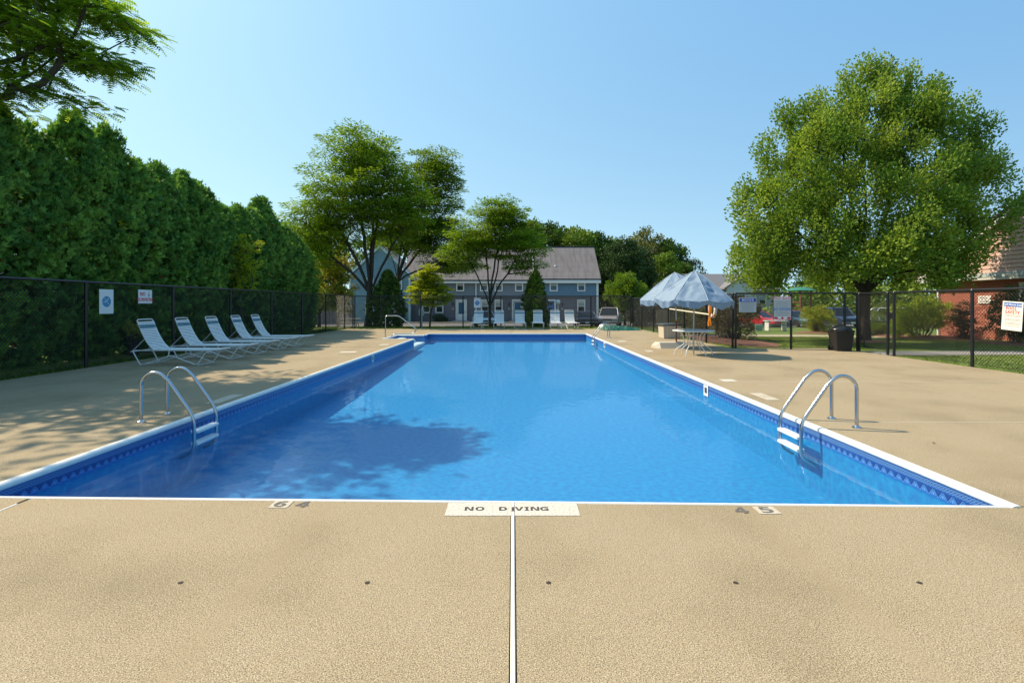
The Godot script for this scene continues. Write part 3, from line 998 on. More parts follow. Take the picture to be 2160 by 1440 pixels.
func brick_building() -> void:
	# the wall that faces the pool runs in depth; x is along the wall, z out of it
	var o := Vector3(20.65, -0.05, -24.8)
	var root := thing("brick_building", "low red brick building with pinkish gable siding and pale soffit beside the lawn", "building", o, -PI / 2)
	var L := 10.4
	var H := 2.56
	var tones := [mat(0.40, 0.13, 0.085, 0.9), mat(0.46, 0.165, 0.105, 0.9), mat(0.34, 0.105, 0.075, 0.9), mat(0.52, 0.21, 0.145, 0.9)]
	var body := Shape.new()
	body.box(Vector3(L / 2, H / 2, -3.2), Vector3(L, H, 6.3))
	part("wall", body.mesh(), noisy(Color(0.34, 0.27, 0.22), Color(0.45, 0.37, 0.31), 0.6, 0.05, 0.95, 81), root)
	# bricks: the course that shows between the shrubs one by one, the rest of the wall joined
	var bl := 0.20
	var ch := 0.088
	var rest := Shape.new()
	var count := 0
	var shared := one_box(Vector3(bl, 0.068, 0.06), 0.006)
	for row in int(H / ch):
		var off := 0.105 if row % 2 else 0.0
		for i in int(L / 0.21):
			var x := i * 0.21 + off + 0.1
			if x > L - 0.1: continue
			var at := Vector3(x, row * ch + 0.05, -0.022 + rnd(-0.003, 0.004))
			if x < 4.3 and row >= 4 and row < 20 and count < 300:
				part("brick", shared, tones[rng.randi() % 4], root, at)
				count += 1
			else:
				rest.box(at, Vector3(bl, 0.068, 0.06))
	part("brickwork", rest.mesh(), noisy(Color(0.35, 0.11, 0.075), Color(0.50, 0.18, 0.12), 0.7, 0.03, 0.9, 82), root).set_meta("kind", "stuff")
	# soffit, frieze, gable with lap siding
	var pale := mat(0.50, 0.50, 0.47, 0.6)
	part("soffit", one_box(Vector3(L + 1.2, 0.1, 0.75), 0.01), pale, root, Vector3(L / 2, H + 0.06, 0.1))
	part("frieze_board", one_box(Vector3(L + 1.25, 0.2, 0.06), 0.01), mat(0.36, 0.40, 0.40, 0.6), root, Vector3(L / 2, H + 0.213, 0.46))
	var peak := 2.9
	var x0 := -0.6
	var xp := 5.2
	var g := Shape.new()
	g.prism(PackedVector2Array([Vector2(x0, H + 0.1), Vector2(xp * 2 - x0, H + 0.1), Vector2(xp, H + peak + 0.3)]), Vector3(0, 0, 0.3), Vector3.RIGHT, Vector3.UP, Vector3(0, 0, -0.3))
	part("gable_wall", g.mesh(), mat(0.40, 0.25, 0.20, 0.7), root)
	var lap := 0.17
	var n := int(peak / lap)
	var sm := noisy(Color(0.46, 0.29, 0.235), Color(0.56, 0.37, 0.30), 2.0, 0.01, 0.6, 83)
	for i in n:
		var a := H + 0.32 + i * lap
		var t := (a - H - 0.1) / (peak + 0.2)
		var half := (xp - x0) * (1 - t) - 0.1
		if half < 0.3: break
		var s := Shape.new()
		s.quad(Vector3(xp - half, a, 0.345), Vector3(xp + half, a, 0.345), Vector3(xp + half - lap * 1.8, a + lap, 0.31), Vector3(xp - half + lap * 1.8, a + lap, 0.31))
		s.quad(Vector3(xp - half, a, 0.31), Vector3(xp + half, a, 0.31), Vector3(xp + half, a, 0.345), Vector3(xp - half, a, 0.345))
		part("siding_board", s.mesh(), sm, root)
	var rk := Shape.new()
	rk.prism(PackedVector2Array([Vector2(x0 - 0.2, H + 0.05), Vector2(xp, H + peak + 0.35), Vector2(xp * 2 - x0 + 0.2, H + 0.05), Vector2(xp * 2 - x0 + 0.2, H + 0.27), Vector2(xp, H + peak + 0.58), Vector2(x0 - 0.2, H + 0.27)]), Vector3(0, 0, 0.5), Vector3.RIGHT, Vector3.UP, Vector3(0, 0, -0.12))
	part("rake_board", rk.mesh(), mat(0.62, 0.60, 0.55, 0.6), root)
	var rf := Shape.new()
	rf.prism(PackedVector2Array([Vector2(x0 - 0.25, H + 0.27), Vector2(xp, H + peak + 0.6), Vector2(xp * 2 - x0 + 0.25, H + 0.27), Vector2(xp * 2 - x0 + 0.25, H + 0.37), Vector2(xp, H + peak + 0.7), Vector2(x0 - 0.25, H + 0.37)]), Vector3(0, 0, 0.55), Vector3.RIGHT, Vector3.UP, Vector3(0, 0, -7.0))
	part("roof", rf.mesh(), mat(0.10, 0.09, 0.09, 0.95), root)
	var dp := Shape.new()
	dp.box(Vector3(0.04, H / 2, 0.06), Vector3(0.09, H, 0.09), 0.012)
	part("downspout", dp.mesh(), mat(0.7, 0.7, 0.68, 0.5), root)
	var pl := part("plaque", one_box(Vector3(0.62, 0.34, 0.03), 0.006), mat(0.72, 0.70, 0.68, 0.5), root, Vector3(2.45, 1.74, 0.04))
	lettering(pl, "lettering", "POOL", 0.1, mat(0.12, 0.11, 0.11), Vector3(-0.05, 0.07, 0.016))
	lettering(pl, "lettering", "HOURS", 0.1, mat(0.12, 0.11, 0.11), Vector3(0.0, -0.08, 0.016))
	window(root, Vector3(4.45, 1.75, 0.0), 0.95, 1.4, mat(0.62, 0.60, 0.55, 0.6), mat(0.015, 0.018, 0.02, 0.08))

func far_house() -> void:
	var root := thing("far_house", "low grey-roofed house with a white cross gable beyond the blue umbrellas", "house", Vector3(28.5, -0.5, -72.0))
	var siding_m := siding(Color(0.50, 0.50, 0.50))
	var roof_m := noisy(Color(0.14, 0.14, 0.15), Color(0.20, 0.20, 0.21), 2.0, 0.03, 0.95, 91)
	var sh := Shape.new()
	sh.box(Vector3(0, 2.0, -3), Vector3(17, 4.0, 6))
	part("wall", sh.mesh(), siding_m, root)
	sh = Shape.new()
	sh.prism(PackedVector2Array([Vector2(0.5, 3.9), Vector2(-3, 6.4), Vector2(-6.5, 3.9), Vector2(-6.5, 3.75), Vector2(0.5, 3.75)]), Vector3(-8.8, 0, 0), Vector3(0, 0, 1), Vector3.UP, Vector3(17.6, 0, 0))
	part("roof", sh.mesh(), roof_m, root)
	sh = Shape.new()
	sh.prism(PackedVector2Array([Vector2(0.8, 0.0), Vector2(4.4, 0.0), Vector2(4.4, 4.2), Vector2(2.6, 5.4), Vector2(0.8, 4.2)]), Vector3(0, 0, 1.85), Vector3.RIGHT, Vector3.UP, Vector3(0, 0, -2.0))
	part("gable_wall", sh.mesh(), siding_m, root)
	sh = Shape.new()
	sh.prism(PackedVector2Array([Vector2(0.4, 4.0), Vector2(2.6, 5.45), Vector2(4.8, 4.0), Vector2(4.8, 4.2), Vector2(2.6, 5.65), Vector2(0.4, 4.2)]), Vector3(0, 0, 2.1), Vector3.RIGHT, Vector3.UP, Vector3(0, 0, -4.0))
	part("roof", sh.mesh(), roof_m, root)
	window(root, Vector3(2.6, 3.2, 1.86), 1.6, 1.4, mat(0.6, 0.6, 0.6), mat(0.02, 0.025, 0.03, 0.1))
	for x in [-6.0, -2.5, 6.6]:
		window(root, Vector3(x, 2.6, 0.02), 1.1, 1.4, mat(0.6, 0.6, 0.6), mat(0.02, 0.025, 0.03, 0.1))

# ---------------------------------------------------------------- plants
func limb(sh: Shape, a: Vector3, b: Vector3, ra: float, rb: float, sides: int) -> void:
	sh.tube([a, b + (b - a).normalized() * rb * 0.4], [ra, rb], sides, false)

# a branching skeleton that reaches every point of tips; returns the wood
func grow(trunk: Array, tips: Array, r_tip: float, r_base: float, power := 0.42, limbs := []) -> Shape:
	var pos := []
	var par := []
	var far := []
	for i in trunk.size():
		pos.append(trunk[i])
		par.append(i - 1)
		far.append(0.0 if i == 0 else far[i - 1] + trunk[i].distance_to(trunk[i - 1]))
	var first := maxi(1, trunk.size() - 2)
	for l in limbs:                                   # main limbs rise from the top of the trunk
		var last: int = trunk.size() - 1
		var from: Vector3 = pos[last]
		var n := maxi(3, int(from.distance_to(l) / 0.8))
		for i in n:
			var u := float(i + 1) / n
			var p: Vector3 = from.lerp(l, u)
			p.y = lerpf(from.y, l.y, pow(u, 0.82))
			p += rdir() * 0.07
			pos.append(p)
			par.append(last)
			far.append((float(far[last]) + p.distance_to(pos[last])) * 0.97)
			last = pos.size() - 1
	var start: Vector3 = trunk[trunk.size() - 1]
	var order := tips.duplicate()
	order.sort_custom(func(p, q): return p.distance_squared_to(start) < q.distance_squared_to(start))
	var ends := []
	for t: Vector3 in order:
		var best := first
		var cost := 1e9
		for j in range(first, pos.size()):
			var q: Vector3 = pos[j]
			var c := t.distance_to(q) + 0.22 * float(far[j]) + maxf(0.0, q.y - t.y) * 1.1
			if c < cost:
				cost = c; best = j
		var a: Vector3 = pos[best]
		var d := a.distance_to(t)
		var before: Vector3 = pos[par[best]] if par[best] >= 0 else a - Vector3.UP
		var lead := (a - before).normalized() * d * 0.35 + Vector3.UP * d * 0.1
		var k := maxi(1, int(d / 0.7))
		var last := best
		for s in k:
			var u := float(s + 1) / k
			var p := a.lerp(t, u) + lead * u * (1 - u) * 1.6
			if s < k - 1: p += rdir() * 0.05 * minf(1.0, d)
			pos.append(p)
			par.append(last)
			far.append(float(far[last]) + p.distance_to(pos[last]))
			last = pos.size() - 1
		ends.append(last)
	var burden := PackedInt32Array()
	burden.resize(pos.size())
	for e in ends: burden[e] = 1
	for i in range(pos.size() - 1, 0, -1):
		burden[par[i]] += burden[i]
	var sh := Shape.new()
	var all := maxf(1.0, burden[0])
	for i in range(1, pos.size()):
		var rb := maxf(r_tip, r_base * pow(burden[i] / all, power))
		var rp := maxf(r_tip, r_base * pow(burden[par[i]] / all, power))
		var ra := minf(rp, rb * 1.3)
		if i < trunk.size():
			var sw := 1.45 if i == 1 else 1.0
			limb(sh, pos[par[i]], pos[i], rp * sw, rb, 12)
		else:
			limb(sh, pos[par[i]], pos[i], ra, rb, 7 if rb > 0.06 else 4)
	return sh

func in_lobes(lobes: Array, count: int, bias := 0.45) -> Array:       # [centre, radii] pairs; points lie towards the outside
	var tips := []
	var sum := 0.0
	for l in lobes: sum += pow(l[1].x * l[1].y * l[1].z, 0.72)
	for l in lobes:
		var k := int(count * pow(l[1].x * l[1].y * l[1].z, 0.72) / sum)
		for i in k:
			tips.append(l[0] + rdir() * pow(rng.randf(), bias) * (l[1] as Vector3))
	return tips

func bark(dark := Color(0.035, 0.028, 0.022), light := Color(0.10, 0.082, 0.065), sd := 101) -> StandardMaterial3D:
	var key := ["bark", dark, sd]
	if not cache.has(key):
		var m := noisy(dark, light, 0.6, 0.03, 0.95, sd, 3.0)
		m.uv1_scale = Vector3(2.2, 0.7, 2.2)
		cache[key] = m
	return cache[key]

# broad simple leaves in clumps round the twig ends
func clump_leaves(lv: Leaves, tips: Array, per: int, r: Vector3, len: float, wid: float, c0: Color, c1: Color, centre: Vector3, lift := 0.25) -> void:
	for t: Vector3 in tips:
		var hue := rng.randf()
		var out := (t - centre).normalized()
		var k := int(per * rnd(0.6, 1.35))
		for i in k:
			var o := rdir() * pow(rng.randf(), 0.55) * r
			var d := (rdir() + out * 0.6 + Vector3.UP * lift + o.normalized() * 0.5).normalized()
			var s := d.cross(rdir()).normalized()
			var c := c0.lerp(c1, clampf(hue * 0.6 + rng.randf() * 0.4, 0, 1)) * rnd(0.78, 1.2)
			lv.leaf(t + o, d, s, len * rnd(0.7, 1.25), wid * rnd(0.7, 1.2), c)

# pinnate leaves of a honey locust, in level sprays
func feather_leaves(lv: Leaves, tips: Array, per: int, r: float, frond: float, pairs: int, c0: Color, c1: Color, centre: Vector3) -> void:
	for t: Vector3 in tips:
		var hue := rng.randf()
		var out := t - centre
		out.y *= 0.25
		out = out.normalized()
		var tilt := Basis(rdir(), rnd(-0.3, 0.3))
		var k := int(per * rnd(0.6, 1.35))
		for i in k:
			var a := rng.randf() * TAU
			var q := sqrt(rng.randf()) * r
			var o := tilt * Vector3(cos(a) * q, rnd(-0.34, 0.28) * r * (1.0 - 0.5 * q / r), sin(a) * q)
			var d := (Vector3(cos(a), rnd(-0.45, 0.25), sin(a)) + out * 0.5 + rdir() * 0.3).normalized()
			var s := d.cross(Vector3.UP).normalized()
			var n := s.cross(d)
			s = (s + n * rnd(-0.5, 0.5)).normalized()
			n = s.cross(d)
			var c := c0.lerp(c1, clampf(hue * 0.65 + rng.randf() * 0.35, 0, 1)) * rnd(0.8, 1.2)
			var l := frond * rnd(0.7, 1.2)
			var p := t + o
			if pairs == 0:
				lv.leaf(p, d, s, l, l * 0.22, c, l * 0.1)
				continue
			var ll := l * 1.5 / pairs
			for j in pairs:
				var u := (j + 0.6) / pairs
				var b := p + d * l * u - Vector3.UP * l * u * u * 0.25
				var w := ll * 1.3 * (1.0 - 0.4 * absf(u - 0.4))
				for sg in [-1.0, 1.0]:
					var tip: Vector3 = b + s * sg * w + d * ll * 0.45 - n * w * 0.2
					lv.blade(b - d * ll * 0.25, b + d * ll * 0.38, tip, c)

func tree(called: String, label: String, at: Vector3, wood: Shape, lv: Leaves, bk: Material, back := 0.5, group := "", category := "tree", turn := 0.0) -> Node3D:
	var t := thing(called, label, category, at, turn, group)
	part("trunk", wood.mesh(), bk, t)
	var c := part("crown", lv.mesh(), leafy(back), t)
	c.set_meta("kind", "stuff")
	return t

func line(a: Vector3, b: Vector3, k: int, wob := 0.05) -> Array:
	var r := []
	for i in k + 1:
		var o := rdir() * wob if i > 0 else Vector3.ZERO
		o.y = 0
		r.append(a.lerp(b, float(i) / k) + o)
	return r

func trees() -> void:
	# the big broad tree by the gate
	var lobes := [[Vector3(0.0, 6.4, 0), Vector3(3.4, 3.8, 2.9)], [Vector3(-3.2, 4.4, 0.6), Vector3(2.3, 2.0, 2.0)], [Vector3(3.0, 5.2, 0.4), Vector3(2.4, 2.3, 2.1)], [Vector3(0.2, 4.5, 1.8), Vector3(3.0, 1.5, 1.5)], [Vector3(-2.4, 7.4, 0.4), Vector3(2.0, 2.3, 1.9)], [Vector3(2.9, 7.8, 0), Vector3(2.2, 2.3, 1.9)], [Vector3(0.3, 9.0, 0), Vector3(2.3, 1.8, 1.7)], [Vector3(-4.5, 5.5, 0.4), Vector3(1.6, 0.7, 0.9)], [Vector3(-3.9, 4.2, 0.5), Vector3(1.7, 1.3, 1.3)], [Vector3(4.8, 6.6, 0.3), Vector3(1.4, 1.0, 1.0)], [Vector3(-4.2, 2.9, 0.5), Vector3(1.5, 0.8, 1.2)]]
	var tips := in_lobes(lobes, 400, 0.36)
	for k in 90:
		var a := rng.randf() * TAU
		tips.append(Vector3(cos(a) * rnd(2.6, 5.4) * (0.72 if cos(a) > 0.0 else 1.0), rnd(2.5, 3.9), sin(a) * rnd(2.0, 3.3)))
	for x in [[-1.9, 9.6], [-0.7, 10.6], [0.1, 11.1], [0.9, 10.9], [1.9, 10.7], [2.9, 10.2], [-3.0, 9.0], [3.9, 9.0], [4.6, 7.9], [-4.1, 7.6]]:
		for k in 6:
			tips.append(Vector3(x[0] * (1.0 - 0.02 * k) + rnd(-0.15, 0.15), x[1] + 0.1 - k * 0.34, rnd(-0.3, 0.3) * k * 0.5))
	var wood := grow(line(Vector3.ZERO, Vector3(0.05, 2.0, 0), 4, 0.03), tips, 0.010, 0.18, 0.45, [Vector3(-2.6, 6.4, 0.3), Vector3(-1.2, 8.2, 0.2), Vector3(0.2, 9.0, -0.4), Vector3(1.5, 8.2, 0.6), Vector3(3.0, 6.6, 0.2), Vector3(-3.6, 4.6, 0.8), Vector3(3.8, 4.8, 0.9), Vector3(0.4, 6.5, 2.2), Vector3(-0.3, 6.5, -2.2)])
	var lv := Leaves.new()
	clump_leaves(lv, tips, 230, Vector3(0.5, 0.62, 0.5), 0.118, 0.044, Color(0.10, 0.21, 0.026), Color(0.34, 0.43, 0.055), Vector3(0, 4.5, 0), 0.55)
	tree("shade_tree", "large broad bright green tree with forked dark trunk standing just outside the gate", Vector3(14.15, -0.05, -20.6), wood, lv, bark(Color(0.02, 0.016, 0.013), Color(0.06, 0.05, 0.042)), 0.9)

	# honey locusts beyond the far fence
	var c0 := Color(0.10, 0.215, 0.018)
	var c1 := Color(0.31, 0.42, 0.030)
	lobes = [[Vector3(-0.4, 9.6, 0), Vector3(4.2, 3.4, 3.6)], [Vector3(-3.0, 7.4, 0), Vector3(3.1, 2.0, 2.8)], [Vector3(-0.8, 12.4, 0), Vector3(2.7, 2.0, 2.4)], [Vector3(1.8, 8.6, 0), Vector3(2.6, 2.6, 2.6)], [Vector3(-3.9, 5.4, 0.3), Vector3(1.9, 1.1, 1.7)]]
	tips = in_lobes(lobes, 560, 0.45)
	wood = grow(line(Vector3.ZERO, Vector3(0.15, 2.5, 0), 4, 0.04), tips, 0.012, 0.23, 0.47, [Vector3(-2.6, 8.2, 0.3), Vector3(-0.9, 11.0, 0.2), Vector3(0.9, 10.5, -0.3), Vector3(3.0, 7.6, 0.6), Vector3(-3.2, 5.6, 0.4), Vector3(0.0, 9.0, -1.6)])
	lv = Leaves.new()
	feather_leaves(lv, tips, 100, 0.85, 0.23, 0, c0, c1, Vector3(0, 6, 0))
	tree("honey_locust", "tall spreading honey locust with thick dark trunk beside the cone-shaped evergreen", Vector3(-10.2, -0.25, -36.0), wood, lv, bark(Color(0.02, 0.016, 0.013), Color(0.06, 0.05, 0.042)), 0.9, "feathery locust trees beyond the far fence")
	lobes = [[Vector3(2.6, 11.6, 0), Vector3(3.4, 3.6, 3.2)], [Vector3(3.4, 8.0, 0.5), Vector3(3.3, 2.4, 2.8)], [Vector3(3.2, 14.4, 0), Vector3(2.3, 1.9, 2.0)], [Vector3(5.2, 5.6, 0.6), Vector3(2.6, 1.0, 2.0)], [Vector3(0.2, 8.4, 0), Vector3(2.4, 2.2, 2.2)]]
	tips = in_lobes(lobes, 470, 0.45)
	wood = grow(line(Vector3.ZERO, Vector3(0.0, 4.0, 0), 4, 0.06), tips, 0.012, 0.21, 0.47, [Vector3(0.6, 8.4, 0.2), Vector3(2.6, 11.0, 0), Vector3(4.2, 9.0, 0.4), Vector3(-0.9, 7.4, 0), Vector3(4.6, 6.2, 0.4)])
	lv = Leaves.new()
	feather_leaves(lv, tips, 95, 0.95, 0.27, 0, c0 * 0.85, c1 * 0.85, Vector3(1, 6, 0))
	tree("honey_locust", "darker honey locust with slim forked trunk partly behind the tallest locust", Vector3(-10.5, -0.5, -46.5), wood, lv, bark(Color(0.02, 0.016, 0.013), Color(0.06, 0.05, 0.042)), 0.8, "feathery locust trees beyond the far fence")
	lobes = [[Vector3(0.2, 7.6, 0), Vector3(3.2, 2.2, 2.8)], [Vector3(2.4, 6.6, 0), Vector3(2.4, 1.6, 2.2)], [Vector3(-1.8, 6.2, 0), Vector3(2.0, 1.5, 2.0)], [Vector3(0.8, 9.0, 0), Vector3(2.2, 1.3, 2.0)], [Vector3(2.8, 5.0, 0.4), Vector3(1.4, 0.7, 1.2)]]
	tips = in_lobes(lobes, 330, 0.45)
	wood = grow(line(Vector3.ZERO, Vector3(-0.05, 1.7, 0), 4, 0.02), tips, 0.010, 0.115, 0.42, [Vector3(-1.7, 5.4, 0.1), Vector3(-0.4, 6.6, -0.3), Vector3(0.7, 6.8, 0.3), Vector3(2.2, 5.6, 0.1), Vector3(1.3, 7.4, -0.4)])
	lv = Leaves.new()
	feather_leaves(lv, tips, 90, 0.75, 0.23, 0, c0, c1, Vector3(0, 5, 0))
	tree("honey_locust", "smaller honey locust with several thin stems before the middle of the townhouse", Vector3(-1.8, -0.45, -40.0), wood, lv, bark(Color(0.02, 0.016, 0.013), Color(0.06, 0.05, 0.042)), 0.9, "feathery locust trees beyond the far fence")

	# the locust behind the hedge whose branches hang into the top corner
	lobes = [[Vector3(-0.6, 9.2, 0.3), Vector3(3.9, 2.7, 3.4)], [Vector3(1.8, 8.2, 0.2), Vector3(2.6, 1.2, 2.0)], [Vector3(2.6, 7.4, 1.8), Vector3(2.6, 1.1, 1.8)]]
	tips = in_lobes(lobes, 140, 0.55)
	var fine := []
	for k in 64:
		var u := k / 63.0
		fine.append(Vector3(lerpf(1.2, 5.05, u) + rnd(-0.25, 0.25), lerpf(8.75, 7.55, u * u) + rnd(-0.5, 0.3) * (1.2 - u), rnd(-0.7, 0.6)))
		fine.append(Vector3(lerpf(0.9, 4.8, u) + rnd(-0.25, 0.25), lerpf(7.85, 6.65, u * u) + rnd(-0.55, 0.35) * (1.2 - u), rnd(-0.7, 0.6)))
	for k in 26:
		fine.append(Vector3(rnd(1.6, 4.3), rnd(5.8, 6.9), rnd(-0.6, 0.5)))
	wood = grow(line(Vector3.ZERO, Vector3(0.2, 6.4, 0), 6, 0.06), tips + fine, 0.007, 0.2, 0.5)
	lv = Leaves.new()
	feather_leaves(lv, tips, 27, 0.8, 0.24, 6, c0, c1 * 1.05, Vector3(0, 7, 0))
	feather_leaves(lv, fine, 38, 0.40, 0.23, 6, c0 * 1.2, c1 * 1.15, Vector3(0, 7, 0))
	tree("honey_locust", "honey locust reaching over the top of the hedge with long feathery branches", Vector3(-13.4, -0.05, -11.1), wood, lv, bark(), 1.15)

	# yellow-green sapling pushing through the hedge
	lobes = [[Vector3(0, 2.7, 0), Vector3(0.6, 1.0, 0.55)], [Vector3(0.25, 3.9, 0), Vector3(0.5, 0.5, 0.4)], [Vector3(0.45, 3.1, 0), Vector3(0.5, 0.3, 0.4)]]
	tips = in_lobes(lobes, 60, 0.5)
	wood = grow(line(Vector3.ZERO, Vector3(0.05, 1.6, 0), 3, 0.02), tips, 0.006, 0.04)
	lv = Leaves.new()
	clump_leaves(lv, tips, 34, Vector3(0.22, 0.14, 0.22), 0.10, 0.036, Color(0.203, 0.290, 0.017), Color(0.435, 0.493, 0.029), Vector3(0, 2.5, 0), 0.0)
	tree("sapling", "yellow-green sapling growing out through the face of the dark hedge", Vector3(-11.05, -0.05, -20.6), wood, lv, bark(), 0.9)

	# the pale yellow maple before the townhouse
	lobes = [[Vector3(0, 2.6, 0), Vector3(1.75, 0.9, 1.5)], [Vector3(-0.1, 3.6, 0), Vector3(1.15, 0.8, 1.0)], [Vector3(0, 4.4, 0), Vector3(0.6, 0.6, 0.5)]]
	tips = in_lobes(lobes, 190, 0.5)
	wood = grow(line(Vector3.ZERO, Vector3(0.1, 1.3, 0), 3, 0.03), tips, 0.01, 0.07)
	lv = Leaves.new()
	feather_leaves(lv, tips, 70, 0.42, 0.2, 0, Color(0.246, 0.334, 0.017), Color(0.551, 0.600, 0.036), Vector3(0, 2.4, 0))
	tree("small_maple", "small pale yellow-green tree in front of the townhouse windows", Vector3(-6.45, -0.4, -39.5), wood, lv, bark(), 0.9)

	# yellowish and reddish small trees at the end of the hedge
	lobes = [[Vector3(0, 3.4, 0), Vector3(2.2, 2.4, 2.0)], [Vector3(0.9, 5.2, 0), Vector3(1.4, 1.3, 1.2)], [Vector3(1.6, 2.0, 0.3), Vector3(1.2, 1.2, 1.2)]]
	tips = in_lobes(lobes, 110, 0.5)
	wood = grow(line(Vector3.ZERO, Vector3(0, 1.6, 0), 3, 0.03), tips, 0.012, 0.11)
	lv = Leaves.new()
	clump_leaves(lv, tips, 60, Vector3(0.5, 0.35, 0.5), 0.19, 0.07, Color(0.160, 0.217, 0.029), Color(0.435, 0.435, 0.065), Vector3(0, 3, 0), 0.0)
	tree("dogwood", "loose yellowish small tree at the far end of the hedge", Vector3(-14.6, -0.35, -38.5), wood, lv, bark(), 0.9)
	lobes = [[Vector3(0, 4.6, 0), Vector3(1.5, 1.0, 1.2)], [Vector3(0.2, 3.0, 0), Vector3(1.2, 1.0, 1.0)]]
	tips = in_lobes(lobes, 80, 0.5)
	wood = grow(line(Vector3.ZERO, Vector3(0, 1.8, 0), 3, 0.03), tips, 0.012, 0.09)
	lv = Leaves.new()
	clump_leaves(lv, tips, 46, Vector3(0.5, 0.3, 0.5), 0.17, 0.06, Color(0.217, 0.145, 0.065), Color(0.348, 0.319, 0.072), Vector3(0, 3, 0), 0.0)
	tree("plum_tree", "small tree with sparse reddish-brown leaves left of the tallest locust".replace(" left of", " beside"), Vector3(-13.6, -0.4, -39.8), wood, lv, bark(), 0.9)

	# round tree beside the townhouse's end
	lobes = [[Vector3(0, 3.0, 0), Vector3(1.9, 1.5, 1.7)], [Vector3(0.1, 4.0, 0), Vector3(1.2, 0.9, 1.1)]]
	tips = in_lobes(lobes, 150, 0.42)
	wood = grow(line(Vector3.ZERO, Vector3(0, 1.5, 0), 3, 0.03), tips, 0.012, 0.1)
	lv = Leaves.new()
	clump_leaves(lv, tips, 80, Vector3(0.4, 0.4, 0.4), 0.16, 0.06, Color(0.072, 0.160, 0.017), Color(0.217, 0.319, 0.023), Vector3(0, 2.5, 0), 0.3)
	tree("round_tree", "round bright green small tree between the townhouse end and the umbrellas", Vector3(10.4, -0.5, -47.5), wood, lv, bark(), 0.9)
	woods()

